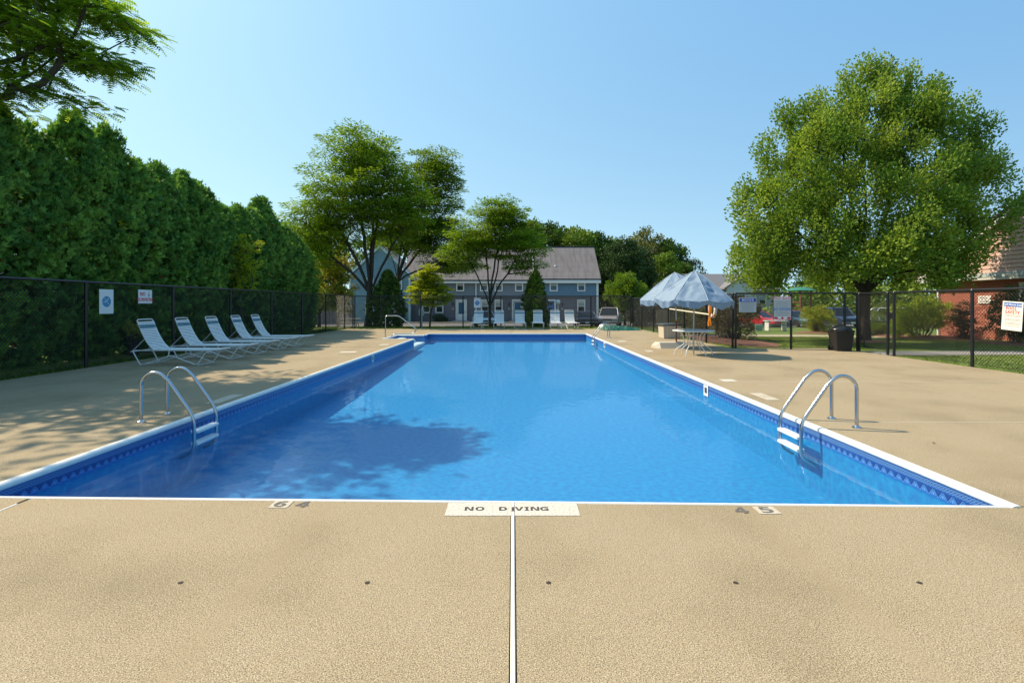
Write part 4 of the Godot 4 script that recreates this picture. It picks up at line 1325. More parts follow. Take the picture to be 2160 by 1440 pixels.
func woods() -> void:
	# five kinds of woodland tree, each with copies beyond the houses
	var kinds := []
	var looks := [[Color(0.038, 0.093, 0.014), Color(0.109, 0.189, 0.020), "deep green"], [Color(0.087, 0.174, 0.017), Color(0.246, 0.326, 0.029), "light green"], [Color(0.026, 0.061, 0.017), Color(0.061, 0.109, 0.026), "very dark"], [Color(0.131, 0.145, 0.043), Color(0.290, 0.290, 0.087), "olive yellow"]]
	for k in 4:
		var lobes := [[Vector3(0, 8.6, 0), Vector3(3.6, 4.4, 3.6)], [Vector3(rnd(-2, -1), 6.0, 0.8), Vector3(2.9, 2.8, 2.8)], [Vector3(rnd(1, 2), 6.4, 0.6), Vector3(2.8, 3.0, 2.8)], [Vector3(rnd(-1, 1), 11.6, 0), Vector3(2.0, 1.9, 2.0)], [Vector3(0, 3.4, 1.0), Vector3(3.0, 2.0, 2.6)]]
		var tips := in_lobes(lobes, 190, 0.36)
		var wood := grow(line(Vector3.ZERO, Vector3(0, 3.6, 0), 4, 0.08), tips, 0.03, 0.3)
		var lv := Leaves.new()
		clump_leaves(lv, tips, 85, Vector3(1.05, 0.85, 1.05), 0.36, 0.13, looks[k][0], looks[k][1], Vector3(0, 6, 0), 0.2)
		kinds.append([wood.mesh(), lv.mesh(), looks[k][2]])
	# x, distance, kind, size, what tells it from the others
	var rows := [
		[-40.0, 62.0, 0, 1.05, "at the start of the wood behind the hedge"], [-31.0, 66.0, 1, 1.0, "behind the far end of the hedge"], [-24.0, 64.0, 0, 0.95, "behind the gabled end of the townhouse"], [-19.0, 71.0, 1, 0.9, "behind the gabled wing's ridge"],
		[-12.0, 74.0, 2, 0.85, "behind the two forked locusts"], [-5.0, 76.0, 1, 0.95, "over the townhouse roof beside the small locust"], [1.5, 75.0, 1, 1.06, "rising highest over the middle of the townhouse roof"], [5.6, 78.0, 0, 1.08, "over the townhouse roof where the white parapet runs"],
		[9.3, 76.0, 1, 1.0, "over the higher part of the townhouse roof"], [13.0, 79.0, 0, 0.98, "just past the ridge end of the townhouse"], [13.6, 66.0, 2, 0.78, "beside the end wall of the townhouse"], [16.8, 70.0, 2, 0.78, "filling the gap behind the round small tree"], [17.6, 90.0, 1, 0.98, "with a bare thin top against the sky"],
		[21.5, 74.0, 1, 0.70, "low behind the tips of the umbrellas"], [24.0, 92.0, 3, 1.13, "with a broad sparse top against the sky"], [27.5, 90.0, 0, 1.0, "beside the sparse-topped tree, over the grey roof"], [30.3, 88.0, 2, 0.74, "small, last before the sky over the grey roof"], [26.0, 78.0, 0, 0.62, "low over the grey roof of the far house"],
		[41.0, 84.0, 1, 0.6, "far behind the playground tower"], [48.0, 82.0, 0, 0.65, "far behind the bright green shade tree"], [55.0, 80.0, 2, 0.7, "far behind the dark blue car"], [62.0, 80.0, 1, 0.66, "far behind the white wagon"], [70.0, 78.0, 0, 0.72, "far behind the gate posts"], [79.0, 76.0, 1, 0.7, "far behind the bright yellow-green shrub"], [-50.0, 66.0, 1, 1.1, "farthest along behind the tall hedge"]]
	for r in rows:
		var kd: Array = kinds[r[2]]
		var t := thing("woodland_tree", "%s woodland tree %s" % [kd[2], r[4]], "tree", Vector3(r[0], -0.55, -r[1]), rng.randf() * TAU, "trees of the wood beyond the houses")
		t.scale = Vector3.ONE * float(r[3])
		part("trunk", kd[0], bark(), t)
		part("crown", kd[1], leafy(0.4), t).set_meta("kind", "stuff")
	# undergrowth that closes the view under the far crowns
	var lv := Leaves.new()
	for i in 5200:
		var p := Vector3(rnd(-70, 95), 0, rnd(-98, -80))
		p.y = -0.5 + pow(rng.randf(), 1.4) * 4.0
		var d := (rdir() + Vector3(0, 0.3, 0.4)).normalized()
		lv.leaf(p, d, d.cross(rdir()).normalized(), 1.0, 0.42, tone(Color(0.029, 0.072, 0.014), Color(0.102, 0.160, 0.023)))
	for i in 9000:
		var p := Vector3(rnd(33, 85), 0, rnd(-68, -60))
		p.y = -0.5 + pow(rng.randf(), 1.1) * (5.0 + 1.3 * sin(p.x * 0.5) + 0.8 * sin(p.x * 1.3))
		var d := (rdir() + Vector3(0, 0.5, 0.3)).normalized()
		lv.leaf(p, d, d.cross(rdir()).normalized(), 0.5, 0.2, tone(Color(0.072, 0.131, 0.017), Color(0.217, 0.290, 0.036)))
	var u := part("undergrowth", lv.mesh(), leafy(0.4), self)
	tag(u, "tangled green undergrowth along the foot of the distant wood", "undergrowth")
	u.set_meta("kind", "stuff")

func arborvitae(h: float, r: float, sprays: int, sd: int, c0: Color, c1: Color, cone := false, low := 0.12) -> Array:
	rng.seed = sd
	var lv := Leaves.new()
	var ph := rng.randf() * TAU
	var each := 11
	for i in sprays / each:
		var u := pow(rng.randf(), 0.85)
		var y := low + u * (h - low)
		var a := rng.randf() * TAU
		var prof: float
		if cone:
			prof = pow(1.0 - u, 0.6) * (0.74 + 0.4 * minf(1.0, u * 3.5))
		else:
			prof = minf(0.84 + 0.28 * minf(1.0, u * 3.0), pow(maxf(0.0, 1.0 - u) * 3.4, 0.55))
		y += (0.16 * sin(a * 4.0 + ph) * u + 0.1 * sin(a * 9.0 + ph * 3.0) * u) * (0.3 if cone else 1.0)
		var lump := 1.0 + 0.10 * sin(a * 3.0 + ph + y * 1.1) + 0.07 * sin(a * 7.0 + y * 3.3 + ph * 2.0) + 0.06 * sin(y * 6.0 + a * 4.0)
		var q := r * prof * lump * (1.0 - 0.38 * pow(rng.randf(), 2.4))
		var o := Vector3(cos(a), 0, sin(a))
		var root := o * (q - 0.12) + Vector3.UP * (y - 0.10)
		var lead := (o * rnd(0.5, 1.0) + Vector3.UP * rnd(0.15, 0.8) + rdir() * 0.3).normalized()
		var hue := clampf(0.5 + 0.35 * sin(a * 5.0 + y * 2.6 + ph) + rnd(-0.4, 0.4), 0, 1)
		for k in each:
			var p := root + lead * rnd(0.0, 0.2) + rdir() * rnd(0.02, 0.10)
			var d := (o * 0.3 + Vector3.UP * 0.8 + lead * 0.3 + rdir() * 0.75).normalized()
			var s := (d.cross(o) + rdir() * 0.5).normalized()
			var c := c0.lerp(c1, clampf(hue + rnd(-0.3, 0.3), 0, 1)) * rnd(0.8, 1.2)
			if rng.randf() < 0.008: c = Color(0.16, 0.055, 0.02)
			var l := rnd(0.10, 0.18)
			lv.leaf(p, d, s, l, l * 0.18, c)
			for sg in [-1.0, 1.0]:
				var e: Vector3 = (d + s * 0.75 * sg + Vector3.DOWN * 0.12).normalized()
				lv.leaf(p + d * l * 0.12, e, e.cross(d.cross(s)).normalized(), l * 0.75, l * 0.15, c * rnd(0.85, 1.15))
	var wood := Shape.new()
	wood.tube(line(Vector3.ZERO, Vector3(0, h * 0.9, 0), 6, 0.03), [0.13, 0.1, 0.085, 0.07, 0.05, 0.03, 0.015], 8)
	for i in 60:
		var y := rnd(0.3, h * 0.85)
		var a := rng.randf() * TAU
		var l := r * (0.55 if not cone else 0.55 * (1.0 - y / h))
		wood.tube([Vector3(0, y, 0), Vector3(cos(a) * l, y + l * 0.6, sin(a) * l)], [0.025, 0.008], 4, false)
	return [wood.mesh(), lv.mesh()]

func hedge() -> void:
	var kinds := []
	for k in 4:
		kinds.append(arborvitae(6.1, 0.98, 16500, 700 + k, Color(0.078, 0.215, 0.050), Color(0.25, 0.44, 0.080)))
	rng.seed = 99
	var d := 4.6
	var i := 0
	while d < 29.5:
		var t := thing("arborvitae", "tall dark green arborvitae in the dense hedge behind the fence", "tree", Vector3(-12.0 + rnd(-0.12, 0.12), -0.1, -d), rng.randf() * TAU, "arborvitae in the tall hedge")
		t.scale = Vector3(rnd(0.95, 1.1), rnd(0.9, 1.1), rnd(0.95, 1.1))
		if d > 27.5: t.scale *= 0.86
		part("trunk", kinds[i % 4][0], bark(), t)
		part("crown", kinds[i % 4][1], leafy(0.8, 0.6), t).set_meta("kind", "stuff")
		d += rnd(1.05, 1.3)
		i += 1
	rng.seed = 4711

func bush(called: String, label: String, at: Vector3, lobes: Array, count: int, per: int, leaf: float, c0: Color, c1: Color, back := 0.5, group := "", wide := 0.38) -> Node3D:
	var tips := in_lobes(lobes, count, 0.4)
	for i in tips.size():
		tips[i].y = maxf(tips[i].y, 0.06)
	var wood := Shape.new()
	for i in 26:
		var t: Vector3 = tips[rng.randi() % tips.size()]
		var a := Vector3(rnd(-0.1, 0.1), -0.05, rnd(-0.1, 0.1)) + Vector3(t.x * 0.25, 0, t.z * 0.25)
		wood.tube([a, a.lerp(t, 0.5) + Vector3(0, 0.1, 0), t], [0.022, 0.014, 0.006], 4, false)
	var lv := Leaves.new()
	clump_leaves(lv, tips, per, Vector3.ONE * leaf * 2.4, leaf, leaf * wide, c0, c1, Vector3(0, 0.2, 0), 0.3)
	var b := thing(called, label, "shrub", at, 0.0, group)
	part("stems", wood.mesh(), bark(), b)
	part("foliage", lv.mesh(), leafy(back), b).set_meta("kind", "stuff")
	return b

func shrubs() -> void:
	# two clipped cones beyond the far fence
	var k := arborvitae(4.05, 1.42, 12000, 810, Color(0.026, 0.072, 0.017), Color(0.123, 0.203, 0.026), true)
	var t := thing("cone_evergreen", "dark cone-shaped clipped evergreen between the thick locust trunk and pale maple", "evergreen", Vector3(-8.75, -0.25, -35.8), 0.0, "clipped cone evergreens")
	part("trunk", k[0], bark(), t)
	part("crown", k[1], leafy(0.35), t).set_meta("kind", "stuff")
	k = arborvitae(4.2, 1.12, 11000, 811, Color(0.043, 0.102, 0.017), Color(0.189, 0.261, 0.029), true)
	t = thing("cone_evergreen", "narrow lighter clipped evergreen between two doors of the townhouse", "evergreen", Vector3(1.65, -0.35, -37.2), 0.0, "clipped cone evergreens")
	part("trunk", k[0], bark(), t)
	part("crown", k[1], leafy(0.35), t).set_meta("kind", "stuff")
	rng.seed = 4712
	# right-hand planting
	bush("forsythia", "large bright yellow-green shrub in the mulch bed before the brick building", Vector3(18.3, -0.06, -23.0), [[Vector3(0, 0.95, 0), Vector3(1.3, 0.85, 1.0)], [Vector3(0.9, 1.15, -0.3), Vector3(0.8, 0.65, 0.8)], [Vector3(-0.7, 0.6, 0.3), Vector3(0.8, 0.6, 0.7)]], 150, 60, 0.085, Color(0.160, 0.261, 0.014), Color(0.435, 0.522, 0.029), 0.7)
	bush("boxwood", "low clipped green shrub at the near end of the yellow-green shrub", Vector3(17.6, -0.06, -24.9), [[Vector3(0, 0.35, 0), Vector3(0.75, 0.4, 0.6)]], 60, 60, 0.05, Color(0.072, 0.145, 0.014), Color(0.203, 0.290, 0.022))
	bush("boxwood", "grey-green rounded shrub standing behind the low clipped shrub", Vector3(20.2, -0.06, -28.0), [[Vector3(0, 0.8, 0), Vector3(1.1, 0.85, 0.9)]], 80, 60, 0.07, Color(0.116, 0.174, 0.043), Color(0.261, 0.319, 0.087))
	bush("yew", "dark brownish upright shrub against the brick wall", Vector3(19.35, -0.06, -22.0), [[Vector3(0, 0.6, 0), Vector3(0.5, 0.65, 0.5)], [Vector3(0.05, 1.15, 0), Vector3(0.32, 0.5, 0.32)]], 90, 50, 0.055, Color(0.051, 0.043, 0.020), Color(0.123, 0.102, 0.043), 0.2)
	bush("holly", "dark green spreading shrub behind the white pool safety sign", Vector3(18.85, -0.06, -19.3), [[Vector3(0, 1.0, 0), Vector3(0.85, 0.8, 0.8)], [Vector3(0.5, 1.7, -0.1), Vector3(0.8, 0.6, 0.7)], [Vector3(0.6, 0.6, 0.5), Vector3(0.6, 0.5, 0.6)]], 130, 60, 0.075, Color(0.026, 0.065, 0.017), Color(0.087, 0.145, 0.029), 0.3)
	bush("barberry", "round yellow-green shrub on the lawn before the parked cars", Vector3(16.4, -0.1, -27.4), [[Vector3(0, 0.75, 0), Vector3(0.9, 0.75, 0.8)], [Vector3(-0.2, 1.1, 0), Vector3(0.6, 0.4, 0.6)]], 110, 60, 0.075, Color(0.174, 0.232, 0.017), Color(0.464, 0.478, 0.043), 0.6)
	# the brownish hedge shrub behind the side fence
	bush("privet", "tall olive brown clipped shrub behind the side fence and life ring", Vector3(9.25, -0.06, -21.6), [[Vector3(0, 0.8, 0), Vector3(1.15, 0.8, 1.5)], [Vector3(0, 1.35, 0), Vector3(1.0, 0.5, 1.3)]], 150, 70, 0.075, Color(0.087, 0.080, 0.036), Color(0.217, 0.189, 0.080), 0.4)
	bush("privet", "green and brown clipped shrub farther along behind the side fence", Vector3(9.2, -0.06, -25.4), [[Vector3(0, 0.85, 0), Vector3(1.1, 0.8, 1.7)]], 130, 60, 0.08, Color(0.087, 0.109, 0.032), Color(0.232, 0.232, 0.072), 0.4)
	bush("vine_thicket", "vine-covered twiggy thicket behind the corner of the far fence", Vector3(11.6, -0.45, -41.0), [[Vector3(-0.9, 0.9, 0), Vector3(2.0, 0.95, 0.6)], [Vector3(1.2, 1.0, 0), Vector3(1.8, 1.1, 0.6)]], 160, 50, 0.13, Color(0.051, 0.055, 0.038), Color(0.138, 0.131, 0.087), 0.3)
	bush("hydrangea", "low dark bush at the townhouse wall beside the white storm door", Vector3(-8.1, -0.5, -56.9), [[Vector3(0, 0.35, 0), Vector3(1.0, 0.4, 0.5)]], 40, 40, 0.12, Color(0.022, 0.043, 0.017), Color(0.058, 0.102, 0.029), 0.3)
	bush("ivy_bush", "yellow leafy weed at the hedge foot between the first two loungers", Vector3(-10.7, -0.05, -14.4), [[Vector3(0, 0.8, 0), Vector3(0.18, 0.3, 0.25)]], 14, 16, 0.07, Color(0.290, 0.319, 0.029), Color(0.522, 0.522, 0.072), 0.6)
	# mulch beds
	var mulch := noisy(Color(0.145, 0.065, 0.043), Color(0.304, 0.152, 0.102), 0.5, 0.06, 0.95, 121, 4.0)
	for b in [[Vector3(18.9, -0.03, -23.5), 1.9, 2.2], [Vector3(16.4, -0.045, -27.3), 1.3, 0.9], [Vector3(9.0, -0.03, -21.3), 1.35, 3.4], [Vector3(19.4, -0.03, -19.2), 1.3, 1.5], [Vector3(14.2, -0.03, -20.6), 0.8, 0.7], [Vector3(-10.85, -0.03, -18.0), 0.6, 11.5]]:
		var sh := Shape.new()
		sh.lathe([Vector2(1.0, -0.06), Vector2(0.96, 0.02), Vector2(0.7, 0.06), Vector2(0.35, 0.085), Vector2(0.0, 0.09)], 36)
		var m := struct("mulch_bed", sh.mesh(), mulch, b[0])
		m.scale = Vector3(b[1], 1, b[2])

func tufts(name_: String, label: String, spots: Array, h: float, c0: Color, c1: Color) -> void:
	var lv := Leaves.new()
	for i in 9:
		var a := rng.randf() * TAU
		var b := Vector3(cos(a), 0, sin(a)) * rnd(0.0, 0.05)
		var l := rnd(0.6, 1.0)
		var tip := b + Vector3(cos(a) * 0.5 + rnd(-0.3, 0.3), 1.2, sin(a) * 0.5 + rnd(-0.3, 0.3)).normalized() * l
		var w := Vector3(-sin(a), 0, cos(a)) * 0.07
		lv.blade(b - w, b + w, tip, Color.WHITE * rnd(0.75, 1.2))
	var mm := MultiMesh.new()
	mm.transform_format = MultiMesh.TRANSFORM_3D
	mm.use_colors = true
	mm.mesh = lv.mesh()
	mm.instance_count = spots.size()
	for i in spots.size():
		var s := h * rnd(0.6, 1.35)
		mm.set_instance_transform(i, Transform3D(Basis(Vector3.UP, rng.randf() * TAU).scaled(Vector3(s, s, s)), spots[i]))
		mm.set_instance_color(i, tone(c0, c1))
	var o := MultiMeshInstance3D.new()
	o.name = numbered(name_)
	o.multimesh = mm
	o.material_override = leafy(0.5, 0.7)
	add_child(o)
	o.set_meta("kind", "stuff")
	tag(o, label, "grass")

func grass() -> void:
	var spots := []
	for i in 15000:
		var d := rnd(4.0, 24.0)
		var x := rnd(11.02, 20.0)
		if x > 11.3 and d > 15.1 and d < 17.0: continue
		spots.append(Vector3(x, -0.04, -d))
	for i in 5200:
		spots.append(Vector3(rnd(7.65, 14.5), -0.04, -rnd(17.5, 23.7)))
	tufts("grass", "short mown grass on the lawn beside the gate and brick building", spots, 0.055, Color(0.102, 0.181, 0.014), Color(0.261, 0.341, 0.036))
	spots = []
	for i in 9000:
		spots.append(Vector3(-10.12 - pow(rng.randf(), 0.8) * 1.0, -0.04, -rnd(5.0, 31.0)))
	tufts("grass", "rough weedy grass along the foot of the hedge behind the fence", spots, 0.13, Color(0.072, 0.160, 0.020), Color(0.217, 0.334, 0.043))
	spots = []
	for i in 9000:
		var x := rnd(-13.0, 12.0)
		var d := rnd(31.1, 37.0)
		spots.append(Vector3(x, land(x, -d) - 0.01, -d))
	tufts("grass", "mown grass beyond the far edge of the pool deck", spots, 0.09, Color(0.131, 0.189, 0.017), Color(0.319, 0.362, 0.043))

# ---------------------------------------------------------------- furniture and fittings
func arc(c: Vector3, ux: Vector3, uy: Vector3, r: float, a0: float, a1: float, k: int) -> Array:
	var p := []
	for i in k + 1:
		var a := lerpf(a0, a1, float(i) / k)
		p.append(c + ux * cos(a) * r + uy * sin(a) * r)
	return p

func rounded(pts: Array, r: float, k := 4) -> Array:           # a bent tube's centre line: corners turned into curves
	var out := [pts[0]]
	for i in range(1, pts.size() - 1):
		var p: Vector3 = pts[i]
		var a: Vector3 = pts[i - 1]
		var b: Vector3 = pts[i + 1]
		var e := minf(r, minf(p.distance_to(a), p.distance_to(b)) * 0.48)
		var s := p + (a - p).normalized() * e
		var t := p + (b - p).normalized() * e
		for j in k + 1:
			var u := float(j) / k
			out.append(s.lerp(p, u).lerp(p.lerp(t, u), u))
	out.append(pts[pts.size() - 1])
	return out

func make_lounger(label: String, group: String, at: Vector3, turn: float) -> Node3D:
	# x runs from the head end to the foot end, z across
	var t := thing("sun_lounger", label, "sun lounger", at, turn, group)
	var white := mat(0.70, 0.71, 0.70, 0.35)
	var strap_m := mat(0.72, 0.74, 0.73, 0.5)
	var teal := mat(0.10, 0.235, 0.30, 0.5)
	var hw := 0.30
	var f := Shape.new()
	for s in [-1.0, 1.0]:
		var z: float = hw * s
		f.tube(rounded([Vector3(-1.05, 0.34, z), Vector3(-0.95, 0.37, z), Vector3(0.85, 0.37, z), Vector3(1.06, 0.39, z), Vector3(1.06, 0.39, 0)], 0.06), 0.0135, 8)
	f.tube([Vector3(-1.05, 0.34, -hw), Vector3(-1.05, 0.34, hw)], 0.0135, 8)
	part("side_frame", f.mesh(), white, t)
	for s in [-1.0, 1.0]:
		var z: float = (hw + 0.028) * s
		var l := Shape.new()
		l.tube(rounded([Vector3(-0.99, 0.37, z), Vector3(-0.80, 0.014, z), Vector3(-0.12, 0.22, z), Vector3(-0.10, 0.36, z)], 0.07), 0.0135, 8)
		part("leg", l.mesh(), white, t)
		l = Shape.new()
		l.tube(rounded([Vector3(-0.12, 0.24, z), Vector3(0.0, 0.235, z), Vector3(0.58, 0.014, z), Vector3(0.78, 0.32, z), Vector3(1.0, 0.385, z)], 0.07), 0.0135, 8)
		part("leg", l.mesh(), white, t)
	var cross := Shape.new()
	for x in [-0.80, 0.60]:
		cross.tube([Vector3(x, 0.018, -hw - 0.028), Vector3(x, 0.018, hw + 0.028)], 0.011, 6)
	part("stretcher", cross.mesh(), white, t)
	# the curved back
	var curve := Curve3D.new()
	curve.add_point(Vector3(-0.50, 0.37, 0), Vector3.ZERO, Vector3(-0.16, 0.10, 0))
	curve.add_point(Vector3(-0.92, 1.09, 0), Vector3(0.10, -0.30, 0), Vector3.ZERO)
	var L := curve.get_baked_length()
	var bf := Shape.new()
	var zz := hw - 0.03
	for s in [-1.0, 1.0]:
		var p := []
		for i in 13:
			p.append(curve.sample_baked(L * i / 12.0) + Vector3(0, 0, zz * s))
		var e: Vector3 = p[12]
		p[12] = e + Vector3(0, -0.01, -0.0)
		p.append(e + Vector3(-0.004, 0.018, -0.012 * s))
		p.append(e + Vector3(-0.006, 0.028, -0.04 * s))
		p.append(Vector3(e.x - 0.006, e.y + 0.03, 0))
		bf.tube(p, 0.0135, 8)
	part("back_frame", bf.mesh(), white, t)
	var prop := Shape.new()
	for s in [-1.0, 1.0]:
		prop.tube([curve.sample_baked(L * 0.42) + Vector3(0, 0, (zz + 0.02) * s), Vector3(-1.03, 0.36, (hw - 0.03) * s)], 0.008, 6)
	part("back_prop", prop.mesh(), white, t)
	var st := one_box(Vector3(0.033, 0.005, 0.58), 0.002)
	var n := 18
	for i in n:
		var u := (i + 0.7) / (n + 0.9) * L
		var p := curve.sample_baked(u)
		var d := (curve.sample_baked(minf(u + 0.02, L)) - curve.sample_baked(u - 0.02)).normalized()
		var m: Material = teal if i in [14, 15] else strap_m
		part("strap", st, m, t, p + Vector3(0.012, 0.01, 0), Basis(Vector3.BACK, atan2(d.y, d.x)))
	var seat := one_box(Vector3(0.043, 0.005, 0.63), 0.002)
	for i in 26:
		part("strap", seat, strap_m, t, Vector3(-0.44 + i * 0.056, 0.386 + (0.012 if i > 23 else 0.0), 0))
	return t

func loungers() -> void:
	var g := "white strap loungers"
	var where := [[-8.25, -12.75, 0.0, "first white strap lounger, beside the two signs on the fence"], [-8.22, -14.12, 0.02, "second white strap lounger from the fence signs, in the hedge's shade"], [-8.25, -15.5, -0.02, "middle white strap lounger of the five along the hedge"], [-8.25, -16.9, 0.01, "white strap lounger just before the last of the five along the hedge"], [-8.2, -18.1, 0.03, "last white strap lounger along the hedge, farthest from the two signs".replace("farthest", "most distant")]]
	var first := make_lounger(where[0][3], g + " along the hedge", Vector3(where[0][0], 0, where[0][1]), where[0][2])
	for i in range(1, 5):
		copy(first, "sun_lounger", where[i][3], Vector3(where[i][0], 0, where[i][1]), where[i][2])
	var far := [[-2.17, "white lounger below the round blue emblem sign, first of the far six"], [-0.83, "white lounger in the far row, second from the emblem sign"], [0.44, "white lounger in the far row, third from the emblem sign"], [1.53, "white lounger in the far row before the narrow clipped evergreen"], [2.6, "white lounger in the far row in front of the globe lamp"], [3.55, "last white lounger of the far row, beside the dark car"]]
	for f in far:
		var o := copy(first, "sun_lounger", f[1], Vector3(f[0], 0.0, -31.05), -PI / 2 + rnd(-0.05, 0.05))
		o.set_meta("group", g + " in a row at the far end")

func ladder(label: String, x: float, z: float, side: float) -> void:       # side: +1 where the water lies towards -x
	var t := thing("pool_ladder", label, "pool ladder", Vector3(x, 0, z), 0.0 if side > 0 else PI, "stainless pool ladders")
	var steel := mat(0.52, 0.52, 0.53, 0.22, 1.0)
	for s in [-0.245, 0.245]:
		var r := Shape.new()
		var pts := [Vector3(0.47, 0.0, s), Vector3(0.47, 0.46, s)]
		pts += arc(Vector3(0.30, 0.46, s), Vector3.RIGHT, Vector3.UP, 0.17, 0.12, 2.15, 10)
		pts += rounded([Vector3(0.12, 0.525, s), Vector3(-0.20, 0.07, s), Vector3(-0.21, -0.36, s), Vector3(-0.03, -0.46, s)], 0.12, 5)
		r.tube(pts, 0.0215, 12)
		part("rail", r.mesh(), steel, t)
		var fl := Shape.new()
		fl.lathe([Vector2(0.052, 0.0), Vector2(0.05, 0.012), Vector2(0.03, 0.022), Vector2(0.022, 0.03)], 16)
		part("flange", fl.mesh(), steel, t, Vector3(0.47, 0.002, s))
	for y in [-0.13, -0.28]:
		part("tread", one_box(Vector3(0.10, 0.04, 0.46), 0.008), mat(0.72, 0.74, 0.74, 0.4), t, Vector3(-0.20, y, 0))

func pool_fittings() -> void:
	ladder("shiny steel pool ladder on the sunny side by the printed tile border", PR, -6.45, 1.0)
	ladder("shiny steel pool ladder on the shaded hedge side of the pool", PL, -6.75, -1.0)
	ladder("small distant steel pool ladder near the green folded cover", PR + 0.06, -22.6, 1.0)
	var t := thing("handrail", "bent steel handrail over the step recess at the far corner", "handrail", Vector3(RX, 0, -23.45))
	var r := Shape.new()
	r.tube(rounded([Vector3(-0.25, 0, 0), Vector3(-0.25, 0.96, 0), Vector3(0.35, 0.97, 0), Vector3(1.2, 0.35, 0), Vector3(1.02, 0.14, 0), Vector3(0.1, 0.12, 0), Vector3(-0.02, -0.14, 0)], 0.12, 5), 0.023, 12)
	part("rail", r.mesh(), mat(0.52, 0.52, 0.53, 0.22, 1.0), t)
	var fl := Shape.new()
	fl.lathe([Vector2(0.055, 0.0), Vector2(0.052, 0.012), Vector2(0.03, 0.022), Vector2(0.024, 0.03)], 16)
	part("flange", fl.mesh(), mat(0.52, 0.52, 0.53, 0.22, 1.0), t, Vector3(-0.25, 0.002, 0))

func canopy(sd: int, R: float, rise: float, ribs: int) -> Array:     # wrinkled cloth over ribs, with a scalloped valance
	var f := FastNoiseLite.new()
	f.seed = sd
	f.frequency = 1.1
	f.fractal_octaves = 4
	var cols := ribs * 12
	var rows := 24
	var pt := func(i: int, j: int) -> Vector3:
		var u := float(i) / rows
		var a := TAU * j / cols
		var w := absf(sin(a * ribs / 2.0))                # 0 on a rib, 1 between two
		var q := R * u * (1.0 - 0.045 * w * u)
		var y := rise * (1.0 - pow(u, 1.18)) - 0.10 * w * u * (1.2 - u * 0.7)
		var p := Vector3(cos(a) * q, y, sin(a) * q)
		var n := 0.35 - absf(f.get_noise_3d(p.x * 1.3, p.y * 1.3, p.z * 1.3)) * 2.0 + 0.5 * f.get_noise_3d(p.x * 3.5 + 9.0, p.y * 1.5, p.z * 3.5)
		return p + Vector3(cos(a) * 0.35, 1.0, sin(a) * 0.35) * n * 0.06 * sqrt(w) * minf(1.0, u * 2.0)
	var sh := Shape.new()
	for i in rows:
		for j in cols:
			if i == 0: sh.tri(pt.call(0, j), pt.call(1, j + 1), pt.call(1, j))
			else: sh.quad(pt.call(i, j), pt.call(i, j + 1), pt.call(i + 1, j + 1), pt.call(i + 1, j))
	var val := Shape.new()
	for j in cols:
		var q := []
		for e in 2:
			var p: Vector3 = pt.call(rows, j + e)
			var a := TAU * (j + e) / cols
			var w := absf(sin(a * ribs / 2.0))
			var drop := 0.10 + 0.10 * w + 0.02 * f.get_noise_1d(a * 40.0)
			q.append(p)
			q.append(p + Vector3(cos(a) * (-0.02 + 0.02 * sin(a * 23.0)), -drop, sin(a) * (-0.02 + 0.02 * sin(a * 23.0))))
		val.quad(q[1], q[0], q[2], q[3])
	sh.soften()
	val.soften()
	return [sh.mesh(), val.mesh(), pt]

func umbrella(label: String, at: Vector3, top: float, R: float, rise: float, sd: int, lean: Basis, pole_m: Material, low_m: Material, y0: float) -> Node3D:
	var t := thing("pool_umbrella", label, "umbrella", at, 0.0, "faded blue pool umbrellas")
	var m := noisy(Color(0.175, 0.255, 0.35), Color(0.225, 0.31, 0.405), 0.9, 0.02, 0.75, sd + 400, 0.0)
	m.backlight_enabled = true
	m.backlight = Color(0.3, 0.34, 0.4)
	var c := canopy(sd, R, rise, 8)
	var ct := part("canopy", c[0], m, t, Vector3(0, top - rise, 0), lean)
	part("valance", c[1], m, ct)
	var rb := Shape.new()
	for k in 8:
		var pts := []
		for i in 5: pts.append((c[2] as Callable).call(i * 6, k * 12) + Vector3(0, -0.015, 0))
		rb.tube(pts, 0.006, 5)
	part("ribs", rb.mesh(), mat(0.6, 0.6, 0.6, 0.4), ct)
	var sm := Shape.new()
	for k in 8:
		var pts := []
		for i in 13: pts.append((c[2] as Callable).call(i * 2, k * 12) + Vector3(0, 0.004, 0))
		sm.tube(pts, 0.009, 5)
	part("seam", sm.mesh(), mat(0.34, 0.42, 0.50, 0.6), ct)
	var p := Shape.new()
	p.tube([Vector3(0, y0 + 0.75, 0), lean * Vector3(0, rise, 0) + Vector3(0, top - rise + 0.03, 0)], 0.02, 10)
	part("pole", p.mesh(), pole_m, t)
	p = Shape.new()
	p.tube([Vector3(0, y0, 0), Vector3(0, y0 + 0.78, 0)], 0.025, 10)
	part("lower_pole", p.mesh(), low_m, t)
	return t

